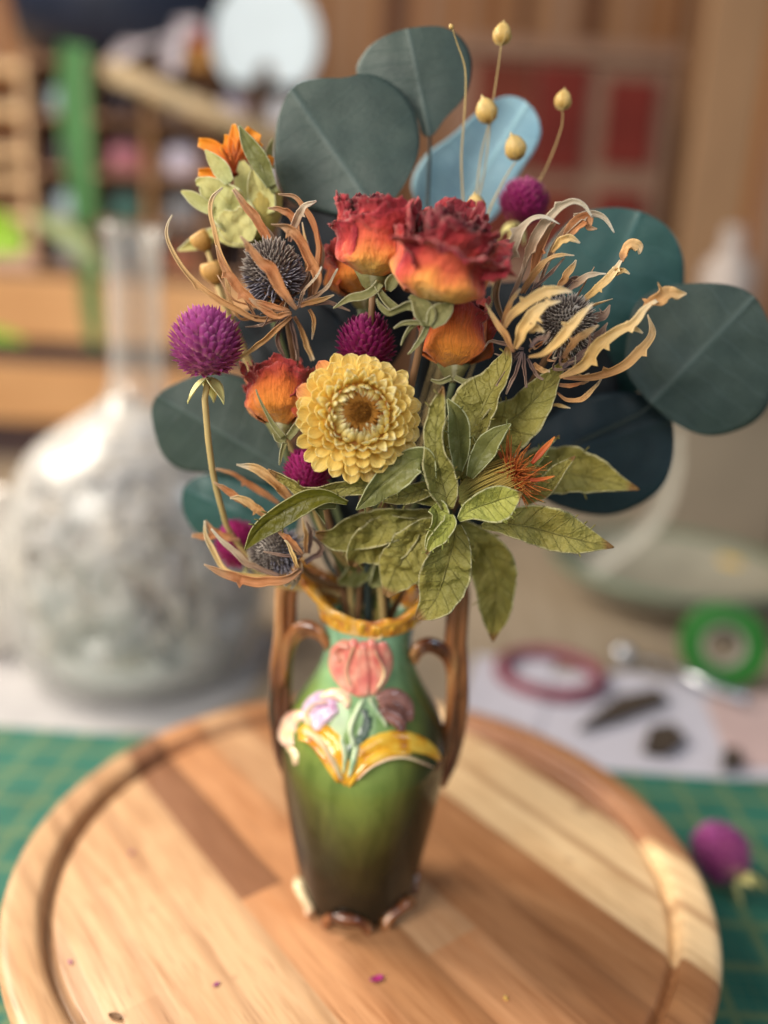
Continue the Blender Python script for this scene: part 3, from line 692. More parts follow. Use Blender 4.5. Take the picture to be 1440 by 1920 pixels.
sprig('eucalyptus_sprig', 'eucalyptus sprig with teal and grey green round leaves behind the brown thistle', [
    ([(1015, 500), (1040, 445), (1088, 402), (1150, 389), (1210, 400), (1256, 430), (1279, 475), (1283, 525), (1278, 600), (1240, 690), (1180, 740), (1100, 710), (1050, 640), (1020, 570)], (1060, 720), (1200, 400), .308, 'euc_teal', .004, .004),
    ([(1285, 532), (1360, 533), (1410, 552), (1436, 592), (1452, 650), (1448, 735), (1425, 782), (1380, 808), (1325, 817), (1270, 797), (1222, 758), (1190, 722), (1172, 685), (1178, 620), (1192, 570), (1232, 542)], (1205, 772), (1412, 560), .290, 'euc', .004, .003),
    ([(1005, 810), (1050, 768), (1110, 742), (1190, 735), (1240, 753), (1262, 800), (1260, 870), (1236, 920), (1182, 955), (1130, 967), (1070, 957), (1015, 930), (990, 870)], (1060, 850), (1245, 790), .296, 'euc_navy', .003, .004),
], (960, 900, .290))
sprig('eucalyptus_sprig', 'eucalyptus sprig with slate green leaves below the purple amaranth on a bare stalk', [
    ([(284, 765), (302, 735), (345, 713), (400, 700), (470, 715), (525, 775), (545, 860), (515, 905), (445, 893), (385, 886), (338, 880), (305, 852), (290, 810)], (535, 880), (300, 745), .292, 'euc', .004, .004),
    ([(341, 930), (360, 900), (410, 886), (480, 888), (545, 920), (560, 985), (520, 1035), (455, 1045), (392, 1018), (352, 978)], (560, 1010), (350, 920), .297, 'euc_teal', .004, .004),
], (600, 1010, .288))
sprig('eucalyptus_sprig', 'nearly black eucalyptus leaves in the middle behind the left thistle and roses', [  # last three leaves added as near-black filler to keep the gaps dark
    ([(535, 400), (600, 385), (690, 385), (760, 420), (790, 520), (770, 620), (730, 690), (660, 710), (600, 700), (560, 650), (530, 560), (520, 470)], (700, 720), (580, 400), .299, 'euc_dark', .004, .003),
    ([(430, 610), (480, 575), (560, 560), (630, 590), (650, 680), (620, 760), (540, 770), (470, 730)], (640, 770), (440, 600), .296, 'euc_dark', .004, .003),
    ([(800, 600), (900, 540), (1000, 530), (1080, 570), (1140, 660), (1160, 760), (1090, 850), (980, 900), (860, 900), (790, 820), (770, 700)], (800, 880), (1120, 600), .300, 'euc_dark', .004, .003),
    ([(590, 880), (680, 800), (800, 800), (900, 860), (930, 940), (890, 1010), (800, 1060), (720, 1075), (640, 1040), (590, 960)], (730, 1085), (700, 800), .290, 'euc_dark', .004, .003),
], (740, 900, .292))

# ================================================================== ROSES
CAL = {}
def rose(label, bpx, bY, axis, R, H, seed, spans, mats=('rose_out', 'rose_in', 'rose_core'), open_=1.0, group='dried roses'):
    rnd = random.Random(seed); base = P(*bpx, bY)
    root = empty('dried_rose', tuple(base), label, 'rose', group)
    a, b, c = frame(axis)
    def petal(mb, th0, span, R, H, z0, curl, crum, mi, sd):
        n, m = 26, 31; G = np.zeros((n, m, 3)); dip = rnd.uniform(-.08, .08)
        for i in range(n):
            v = i / (n - 1)
            rr = R * (math.sin(min(1, v * 2.1) * math.pi / 2) ** .75) * (1 - .10 * math.sin(max(0, v - .4) / .6 * math.pi))
            for j in range(m):
                u = -1 + 2 * j / (m - 1)
                th = th0 + u * span / 2 * (.5 + .5 * min(1, v * 2.2))
                zz = z0 + H * v * (1 - .16 * u * u - dip * u * v)
                edge = max(0, (v - .72) / .28); eu = max(0, (abs(u) - .6) / .4)
                r = rr * (1 + .10 * eu * v) + curl * R * edge ** 1.6
                zz -= curl * H * .28 * edge ** 2.4
                r *= 1 + .06 * math.sin(th * 4 + sd * 2.3 + v * 3) * v + .022 * math.sin(th * 11 + sd) * v * v
                zz += H * (.07 * mn.noise(Vector((th * 2.2, sd * 1.7, 0))) + .05 * mn.noise(Vector((th * 7, sd * 1.1, 3)))) * v * v
                p = base + a * zz + (b * math.cos(th) + c * math.sin(th)) * r
                k1 = nvec(p + sd, 170); k2 = nvec(p - sd, 480); k3 = nvec(p + 2 * sd, 1000)
                am = crum * R * (.30 + .85 * v)
                p = p + (k1 * .20 + k2 * .10 * (.35 + edge) + k3 * .05 * (.3 + edge + eu)) * am
                G[i, j] = p
        mb.grid(G, mi)
    mo = MB()
    no, nm, ni, nc = spans
    for q in range(no): petal(mo, q * 2 * math.pi / no + rnd.uniform(-.2, .2), 1.9, R * rnd.uniform(.93, 1.05), H * rnd.uniform(.66, .98), 0, .20 * open_ * rnd.uniform(-.1, 1.6), .62, 0, seed + q)
    for q in range(nm): petal(mo, q * 2 * math.pi / nm + rnd.uniform(-.2, .2), 1.9, R * .82 * rnd.uniform(.93, 1.05), H * rnd.uniform(.86, 1.0), H * .02, .06 * open_, .75, 0, seed + q + 20)
    mo.build('outer_petals', mats[0], root, thick=.00028)
    mi_ = MB()
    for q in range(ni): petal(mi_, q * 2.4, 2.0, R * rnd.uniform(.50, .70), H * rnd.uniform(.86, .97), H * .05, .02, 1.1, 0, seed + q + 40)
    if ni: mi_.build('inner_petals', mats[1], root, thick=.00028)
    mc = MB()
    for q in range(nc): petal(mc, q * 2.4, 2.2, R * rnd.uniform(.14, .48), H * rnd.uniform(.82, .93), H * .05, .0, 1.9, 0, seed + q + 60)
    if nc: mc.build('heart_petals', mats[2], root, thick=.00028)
    # calyx
    mb = MB(); rc = R * .34
    mb.lathe([(.0006, -.34 * R), (.0016, -.30 * R), (rc * .8, -.16 * R), (rc * 1.05, 0), (rc * 1.35, .16 * R), (rc * 1.2, .18 * R)], base, 20, 0, a)
    root['_c'] = 0; CAL[root.name] = mb.build('calyx', 'sepal', root); del root['_c']
    return root, base, (a, b, c)
cs = CU * 1.0
def dirv(r, u, t): return nrm(CR * r + CU * u - FW * t)        # right, up, towards the camera
def sepals(root, items, mt='sepal'):
    for i, (pts, hw, Y, tw) in enumerate(items):
        mb = MB(); leaf(mb, pts, hw, Y, tw, .3, 24, 7, 0, seed=i * 3, wav=.25); mb.build('sepal', mt, CAL[root.name], thick=.00025)

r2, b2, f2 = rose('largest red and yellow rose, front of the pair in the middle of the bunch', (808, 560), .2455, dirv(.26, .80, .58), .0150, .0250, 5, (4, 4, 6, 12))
sepals(r2, [([(786, 575), (765, 572), (745, 580), (728, 586), (712, 572), (706, 560)], [10, 9, 7, 7, 5, 1], .240, [10, 40, -10]),
            ([(800, 612), (798, 590), (782, 565), (768, 555)], [8, 22, 16, 3], .2385, [0]), ([(806, 612), (820, 592), (838, 578), (848, 566)], [8, 22, 17, 3], .2385, [0]),
            ([(800, 606), (778, 604), (755, 606), (738, 616)], [4, 5, 4, 1], .239, [20]), ([(798, 600), (772, 612), (758, 632), (752, 648)], [4, 5, 3, 1], .240, [30]),
            ([(802, 608), (792, 632), (772, 658), (764, 664)], [5, 6, 4, 1], .240, [10])])
add_stem(r2, b2 - f2[0] * .004, .0011, 'stem_brown', random.Random(3))
r1, b1, f1 = rose('red and yellow rose with ruffled top, left of the largest rose', (700, 522), .256, dirv(.06, .90, .42), .0128, .0236, 12, (4, 4, 6, 10))
sepals(r1, [([(712, 530), (700, 545), (680, 556), (655, 560), (625, 578)], [8, 8, 9, 5, 1], .247, [10, -30, 20]), ([(728, 545), (735, 528), (742, 518), (748, 512)], [5, 13, 10, 2], .248, [0]),
            ([(705, 535), (722, 562), (745, 580), (762, 570)], [4, 7, 9, 3], .247, [20])])
add_stem(r1, b1 - f1[0] * .004, .0010, 'stem_brown', random.Random(4))
r3, b3, f3 = rose('small half open orange red rose just below the largest rose', (850, 694), .262, dirv(.02, .98, .18), .0118, .0225, 21, (3, 4, 5, 8), ('rose_orange', 'rose_in', 'rose_core'), .3)
add_stem(r3, b3 - f3[0] * .004, .0010, 'stem_green', random.Random(5))
sepals(r3, [([(846, 708), (825, 716), (808, 712)], [5, 5, 2], .254, [20]), ([(852, 708), (872, 716), (888, 708)], [5, 6, 2], .254, [20])])
r4, b4, f4 = rose('dull orange rose half hidden behind the two red roses', (682, 560), .282, dirv(-.1, .97, .2), .0128, .0195, 33, (4, 4, 4, 4), ('rose_orange', 'rose_in', 'rose_core'), .4)
add_stem(r4, b4 - f4[0] * .003, .0024, 'stem_green', random.Random(6))
r5, b5, f5 = rose('orange rose with a closed crown, left of the yellow strawflower', (528, 803), .263, dirv(-.02, .985, .12), .0120, .0212, 44, (4, 4, 5, 6), ('rose_orange', 'rose_orange', 'rose_in'), .5)
sepals(r5, [([(532, 820), (512, 795), (495, 765), (484, 742), (480, 730)], [6, 5, 3, 2, 1], .2495, [10]), ([(536, 824), (524, 822), (514, 810)], [6, 9, 4], .250, [0]), ([(540, 822), (556, 800), (564, 780)], [6, 8, 3], .250, [0]),
            ([(534, 830), (528, 850), (524, 872)], [5, 4, 1], .250, [10])])
add_stem(r5, b5 - f5[0] * .004, .0012, 'stem_green', random.Random(7))

# ================================================================== STRAWFLOWER
def strawflower():
    Y = .238; C = P(683, 778, Y); s = sc(C); R = 124 * s
    root = empty('strawflower', tuple(C), 'big yellow strawflower with a brown centre, front of the bunch', 'strawflower')
    a = dirv(.12, .06, 1); b = nrm(CR - a * (CR @ a)); c = np.cross(a, b); C = C - CR * 9 * s
    rnd = random.Random(8)
    outer, flush, inner = MB(), MB(), MB()
    def petal(mb, th, rb, zb, L, W, tilt, curl, sd, point=False):
        n, m = 17, 9; G = np.zeros((n, m, 3))
        rad = b * math.cos(th) + c * math.sin(th); tan = -b * math.sin(th) + c * math.cos(th)
        p = C + rad * rb + a * zb; ang = tilt; roll = rnd.uniform(-.18, .18)
        for i in range(n):
            v = i / (n - 1)
            if i: p = p + (rad * math.sin(ang) + a * math.cos(ang)) * L / (n - 1)
            ang = tilt + curl * v
            wd = W * (.50 + .50 * min(1, v / .62)) * (1 if v < .70 else math.sqrt(max(.004, 1 - ((v - .70) / .3) ** 2.2)))
            if point: wd = W * (math.sin(min(1, v * .75 + .25) * math.pi) ** .8 + .02)
            nn = nrm(a * math.sin(ang) - rad * math.cos(ang))
            for j in range(m):
                u = -1 + 2 * j / (m - 1)
                q = p + (tan * math.cos(roll) + nn * math.sin(roll)) * u * wd + nn * (u * u) * wd * (.30 if not point else .38) - nn * W * .07 * math.exp(-(u / .2) ** 2) + nn * nvec(p + sd + u, 240)[0] * W * .14
                G[i, j] = q
        mb.grid(G)
    for rg, (cnt, rb, L, tl, W, zb) in enumerate([(23, .50, .53, 101, .132, -.24), (23, .49, .45, 89, .128, -.14), (21, .48, .37, 74, .118, -.05), (19, .47, .29, 58, .105, .03)]):
        for q in range(cnt):
            th = (q + rg * .5) * 2 * math.pi / cnt + rnd.uniform(-.07, .07); left = math.cos(th) < -.25 and rg < 2
            mb = flush if (left and rnd.random() < .22) or (rg == 0 and rnd.random() < .08) else outer
            petal(mb, th, R * rb, R * zb, R * L * rnd.uniform(.88, 1.08), R * W * rnd.uniform(.85, 1.12), R_(tl + rnd.uniform(-8, 8)), R_(-26 + rnd.uniform(-14, 14)), rg * 40 + q)
    for rg, (cnt, rb, L, tl, W, zb) in enumerate([(20, .50, .26, 34, .078, .08), (20, .48, .27, 8, .070, .09), (20, .455, .27, -18, .062, .10), (20, .42, .25, -42, .054, .11)]):
        for q in range(cnt):
            th = (q + rg * .5) * 2 * math.pi / cnt + rnd.uniform(-.08, .08)
            petal(inner, th, R * rb, R * zb, R * L * rnd.uniform(.82, 1.18), R * W * rnd.uniform(.85, 1.15), R_(tl + rnd.uniform(-12, 12)), R_(rnd.uniform(-26, 4)), 300 + rg * 40 + q, True)
    outer.build('outer_petals', 'straw', root, thick=.00018); flush.build('flushed_petals', 'straw_pink', root, thick=.00018)
    inner.build('inner_petals', 'straw_in', root, thick=.00018)
    disc = MB()
    disc.lathe([(.0001, R * .21), (R * .1, R * .21), (R * .2, R * .19), (R * .29, R * .14), (R * .32, 0)], C, 30, 0, a)
    for i in range(120):
        th = i * 2.39996; rr = R * .25 * math.sqrt(i / 120); h = R * (.235 + .03 * rnd.random())
        rad = b * math.cos(th) + c * math.sin(th); p = C + rad * rr + a * h * .9
        e = p + a * R * .05 - rad * R * .05 * (1 if rr > .1 * R else .1)
        disc.tube([p - a * R * .05, p, e], [R * .018, R * .016, R * .002], 5, 0, False)
    for i in range(34):
        th = i * 2 * math.pi / 34 + rnd.uniform(-.05, .05); rad = b * math.cos(th) + c * math.sin(th); tan = -b * math.sin(th) + c * math.cos(th)
        r0, r1 = R * .16, R * rnd.uniform(.30, .40)
        disc.poly([C + rad * r0 - tan * R * .024 + a * R * .24, C + rad * r0 + tan * R * .030 + a * R * .24, C + rad * r1 + a * R * .30], [(0, 1, 2)], 0, [(.2, 0), (.8, 0), (.5, 1)])
    disc.build('disc', 'straw_disc', root)
    back = MB(); back.lathe([(.001, -R * .5), (R * .12, -R * .46), (R * .4, -R * .3), (R * .52, -R * .1), (R * .45, R * .05), (.001, R * .1)], C, 30, 0, a)
    back.build('bract_cup', 'straw_pink', root)
    add_stem(root, C - a * R * .45, .0012, 'stem_tan', rnd)
strawflower()

# ================================================================== GLOBE AMARANTH
def amaranth(label, px, py, Y, rpx, axis, mt, seed, tall=1.12, stem=True, n=210, stemmat='stem_tan', zfix=None, group='globe amaranths', leaves=True, end=None, straight=None):
    rnd = random.Random(seed); C = P(px, py, Y) if zfix is None else np.array(zfix); R = rpx * sc(C) * .92
    root = empty('globe_amaranth', tuple(C), label, 'globe amaranth', group)
    a, b, c = frame(axis); mb = MB(); lop = [rnd.uniform(-.05, .05) for _ in range(3)]
    mb.lathe([(R * .8 * math.sin(t) + 1e-6, -R * .8 * tall * math.cos(t)) for t in np.linspace(0, math.pi, 12)], C, 20, 0, a)
    for i in range(n):
        z = -.97 + 1.94 * (i + .5) / n; th = i * 2.39996 + rnd.uniform(-.08, .08); rr = math.sqrt(1 - z * z)
        rad = b * math.cos(th) + c * math.sin(th); tan = -b * math.sin(th) + c * math.cos(th)
        nn = nrm(rad * rr + a * z); up = nrm(a - nn * (a @ nn)) if abs(z) < .98 else rad
        p = C + (rad * rr + a * z * tall) * R * .78 * (1 + lop[0] * math.sin(th) + lop[1] * math.cos(th) + .04 * mn.noise(Vector(nn.tolist()) * 2.5))
        k = .55 + .75 * rr; L = R * .46 * k * rnd.uniform(.85, 1.15) * (.8 + .2 * z if z > .3 else 1); W = R * .125 * rnd.uniform(.85, 1.15)
        e = .40 + .40 * max(0, z)
        G = np.zeros((6, 5, 3))
        for q in range(6):
            v = q / 5; ctr = p + nn * L * (e * v + .05) + up * L * (v * .72 - .12 * v * v)
            w_ = W * (math.sin((v * .80 + .14) * math.pi)) ** .55 * (.12 if q == 5 else 1) + 1e-6
            for j in range(5):
                u = -1 + j / 2; G[q, j] = ctr + tan * u * w_ - nn * abs(u) * w_ * .7
        mb.grid(G)
    mb.build('flower_head', mt, root)
    if leaves:
        mb = MB()
        for i in range(3):
            th = i * 2.1 + 1.0; rad = b * math.cos(th) + c * math.sin(th); tan = np.cross(a, rad)
            G = np.zeros((9, 7, 3))
            for q in range(9):
                v = q / 8; ctr = C - a * R * (tall * .92 + .14 * v - .0 * v * v + .55 * v * v) + rad * R * .62 * v
                for j in range(7):
                    u = -1 + j / 3; G[q, j] = ctr + tan * u * R * .26 * math.sin((v * .9 + .08) * math.pi) + a * u * u * R * .1
            mb.grid(G)
        mb.build('collar_leaves', 'leaf_pale', root, thick=.0002)
    if stem is True: add_stem(root, C - a * R * tall * .9, .0009, stemmat, rnd, end)
    elif stem:
        mb = MB(); pts = cr_spl([C - a * R * tall * .9] + [P(*q) for q in stem], 40); mb.tube(pts, .00095, 10)
        ball = P(390, 712, Y - .009); mb.build('stem', stemmat, root)
    return root, C, R
amaranth('pink purple globe amaranth on a long bare stalk, leftmost of the amaranths', 389, 648, .252, 70, dirv(.02, .98, .18), 'amar', 1, 1.08, n=250,
         stem=[(384, 740, .250), (388, 800, .251), (398, 880, .253), (415, 950, .256), (436, 1005, .262), (500, 1070, .268), (620, 1110, .276), (680, 1160, .278)])
amaranth('dark magenta globe amaranth tucked right above the yellow strawflower', 684, 650, .262, 58, dirv(0, .9, .45), 'amar_deep', 2)
amaranth('bright magenta globe amaranth peeping out below the yellow strawflower', 577, 888, .256, 46, dirv(-.1, .9, .4), 'amar_hot', 3)
amaranth('purple globe amaranth behind the flax pods and above the brown thistle', 982, 382, .305, 50, dirv(.3, .9, .3), 'amar_deep', 4, .9)
amaranth('pink globe amaranth half hidden by the lowest thistle', 448, 1022, .272, 46, dirv(-.4, .8, .2), 'amar_hot', 5)
amaranth('tiny wine red globe amaranth in the gap between leaves above the vase mouth', 738, 1012, .272, 24, dirv(0, .9, .3), 'amar_deep', 6)
pf = T(1352, 1650, ZM)
amaranth('fallen purple globe amaranth lying on the green mat beside the board', 0, 0, 0, 56, nrm([.35, -.75, -.25]) * -1, 'amar', 7, 1.1, stem=False, zfix=(pf[0] - .002, pf[1], ZM + .0150))

# ================================================================== THISTLES (eryngium)
def thistle(label, hpx, Y, rad_px, axis, seed, bracts, spikes=520, basepx=None, stemmat='stem_brown', mt2='spike_blue', group='dried thistles', stemend=None, elong=1.15):
    rnd = random.Random(seed); C = P(*hpx, Y); R = rad_px * sc(C) * .80
    root = empty('dried_thistle', tuple(C), label, 'thistle', group); a, b, c = frame(axis)
    mb, m2 = MB(), MB()
    mb.lathe([(R * .9 * math.sin(t) + 1e-6, -R * .9 * elong * math.cos(t)) for t in np.linspace(0, math.pi, 12)], C, 20, 0, a)
    for i in range(spikes):
        z = -.8 + 1.79 * (i + .5) / spikes; th = i * 2.39996; rr = math.sqrt(1 - z * z)
        rad = b * math.cos(th) + c * math.sin(th); nn = nrm(rad * rr + a * z); p = C + (rad * rr + a * z * elong) * R * .88
        d = nrm(nn + a * (.25 - .2 * z) + np.array([rnd.uniform(-.25, .25) for _ in range(3)])); L = R * rnd.uniform(.22, .42) * (1.25 if z < -.3 else 1)
        t_ = m2 if (z < .05 + rnd.uniform(-.25, .2)) else mb
        for kk in range(1):
            t_.tube([p, p + d * L * .55, p + d * L], [R * .05, R * .036, R * .006], 5, 0, False)
    for i in range(26):                                     # wispy hairs round the base
        th = rnd.uniform(0, 6.28); rad = b * math.cos(th) + c * math.sin(th)
        p = C - a * R * elong * .95; d = nrm(rad + a * rnd.uniform(-.8, .5)); L = R * rnd.uniform(.5, 1.1)
        m2.tube(cr_spl([p, p + d * L * .6, p + d * L + a * L * .25], 6), np.linspace(.00022, .00003, 6), 4, 0, False)
    hd = mb.build('flower_head', 'spike', root); m2.build('lower_spikes', mt2, hd)
    for i, br in enumerate(bracts):
        pts, hw, mt, tw = br[:4]; dy = br[4] if len(br) > 4 else 0
        hw = [q * (.86 if seed == 3 else 1.0) for q in hw]
        mb = MB(); leaf(mb, pts, hw, Y - dy, tw, .55, 52, 9, 0, seed=seed * 50 + i, wav=.45, jit=26, teeth=br[5] if len(br) > 5 else 0, tsz=2.0)
        o = mb.build('bract', mt, root, thick=.00022)
    for i in range({2: 16, 3: 26, 4: 9}.get(seed, 10)):
        th = rnd.uniform(0, 6.283); rad = b * math.cos(th) + c * math.sin(th); Lr = R * rnd.uniform(1.0, 2.3); up = rnd.uniform(-.5, .9)
        p = C - a * R * elong * .95; tw_ = np.cross(a, rad); n_ = 16; path = cr_spl([p, p + rad * Lr * .35 + a * Lr * up * .15, p + rad * Lr * .75 + a * Lr * up * .6 + tw_ * R * rnd.uniform(-.3, .3), p + rad * Lr * .85 + a * Lr * (up + .25) + tw_ * R * rnd.uniform(-.5, .5)], n_)
        tg = nrm(np.gradient(path, axis=0)); W_ = R * rnd.uniform(.035, .075); G = np.zeros((n_, 5, 3)); ph = rnd.uniform(0, 3)
        for ii in range(n_):
            s1 = nrm(np.cross(tg[ii], rad + a * .3)); s2 = np.cross(tg[ii], s1); an = ph + ii * .11; sd_ = s1 * math.cos(an) + s2 * math.sin(an); n2 = -s1 * math.sin(an) + s2 * math.cos(an); w__ = W_ * math.sin((ii / (n_ - 1) * .93 + .05) * math.pi) ** .6
            for jj in range(5): u_ = -1 + jj / 2; G[ii, jj] = path[ii] + sd_ * u_ * w__ + n2 * u_ * u_ * w__ * .6
        mb = MB(); mb.grid(G); mb.build('bract', rnd.choice(['bract_mauve', 'bract_tan', 'bract_mauve', 'bract_pale', 'bract_rust']), root, thick=.00018)
    add_stem(root, C - a * R * elong * .9, .0011, stemmat, rnd, stemend)
    return root
def ka(X): return [(280 + x / 3, 200 + y / 3) + tuple(r) for x, y, *r in X]
thistle('grey thistle with long curling orange brown bracts, upper left above the pink purple amaranth', (512, 512), .262, 62, dirv(-.35, .85, .28), 2, [
    (ka([(800, 1160), (620, 1190), (480, 1130), (330, 1040), (220, 950), (140, 830), (100, 730), (105, 660), (130, 610)]), [3, 5, 6, 6, 5, 5, 4, 3, 1], 'bract_tan', [0, 20, 30, -20, 10], .004, 1),
    (ka([(780, 1160), (620, 1120), (540, 1050), (470, 970), (410, 870), (375, 780)]), [2, 4, 8, 9, 7, 1], 'bract_rust', [0, 20, 30], .008, 2),
    (ka([(600, 1190), (480, 960), (400, 820), (370, 690), (350, 590), (358, 510), (412, 455)]), [2, 3, 5, 4, 5, 5, 1], 'bract_tan', [10, 30, 50, 20], .004),
    (ka([(830, 1140), (750, 1030), (690, 920), (610, 850), (545, 765), (512, 728)]), [3, 8, 12, 11, 6, 1], 'bract_rust', [0, 15, 20], .018, 2),
    (ka([(760, 1040), (700, 830), (655, 720), (600, 620), (535, 540), (475, 462)]), [2, 6, 7, 9, 8, 3], 'bract_rust', [20, 40, 20], -.004, 1),
    (ka([(730, 900), (700, 760), (650, 680), (620, 640)]), [3, 6, 5, 1], 'bract_pale', [0, 30], -.006),
    (ka([(925, 1060), (945, 950), (900, 850), (835, 730), (765, 675), (685, 662)]), [3, 9, 9, 8, 9, 1], 'bract_rust', [0, 10, 30], .012, 2),
    (ka([(790, 760), (820, 670), (845, 610), (890, 555), (940, 528)]), [3, 7, 7, 6, 1], 'bract_pale', [10], .004, 1),
    (ka([(900, 1080), (955, 890), (962, 780), (935, 670), (880, 575), (820, 505), (725, 492)]), [3, 5, 7, 7, 6, 5, 1], 'bract_rust', [20, 50, 20], -.006),
    (ka([(850, 760), (810, 620), (750, 578), (668, 570)]), [3, 6, 7, 1], 'bract_rust', [20], -.008),
    (ka([(900, 1050), (890, 900), (880, 760), (860, 650)]), [2, 4, 4, 1], 'bract_tan', [40], -.006),
    (ka([(930, 1040), (975, 880), (960, 740), (940, 700)]), [2, 4, 5, 1], 'bract_pale', [40], -.008),
    (ka([(900, 1000), (840, 880), (790, 780)]), [2, 4, 1], 'bract_pale', [30], -.004, 2),
    (ka([(790, 1150), (660, 1110), (560, 1080)]), [3, 5, 1], 'bract_rust', [20], .014),
    (ka([(800, 1160), (700, 1170), (570, 1090)]), [3, 7, 1], 'bract_rust', [30], .016),
    (ka([(840, 1130), (870, 1040), (940, 960), (970, 900)]), [2, 3, 2, 1], 'bract_pale', [30], .014, 2),
    (ka([(850, 1110), (990, 1030), (1060, 910)]), [3, 4, 1], 'bract_pale', [20], .006),
    (ka([(850, 1110), (1000, 1105), (1130, 1150)]), [4, 5, 1], 'bract_mauve', [20], .004),
    (ka([(850, 1120), (960, 1090), (1040, 1060)]), [4, 5, 1], 'bract_tan', [20], .008),
    (ka([(800, 1180), (720, 1250), (620, 1330), (520, 1400), (410, 1475)]), [3, 5, 5, 4, 1], 'bract_tan', [10, 40], .008),
    (ka([(800, 1180), (700, 1200), (620, 1230), (540, 1240)]), [2, 3, 2, 1], 'bract_mauve', [10, 40], .004),
    (ka([(815, 1180), (860, 1280), (890, 1360), (920, 1430)]), [3, 5, 5, 4], 'bract_tan', [10, 40], 0),
    (ka([(790, 1190), (815, 1300), (830, 1430)]), [3, 4, 4], 'bract_mauve', [10, 40], .002),
    (ka([(770, 1190), (720, 1300), (770, 1450)]), [3, 4, 4], 'bract_mauve', [10, 40], .002),
    (ka([(750, 1180), (690, 1260), (650, 1330)]), [2, 3, 1], 'bract_mauve', [10, 40], .004),
    (ka([(900, 1140), (925, 1200), (915, 1310)]), [3, 4, 1], 'bract_tan', [10, 40], .004),
    (ka([(620, 1180), (500, 1180), (430, 960), (420, 900)]), [2, 3, 4, 1], 'bract_tan', [20, 40], 0),
])
def kb(X): return [(860 + x / 3.273, 330 + y / 3.273) + tuple(r) for x, y, *r in X]
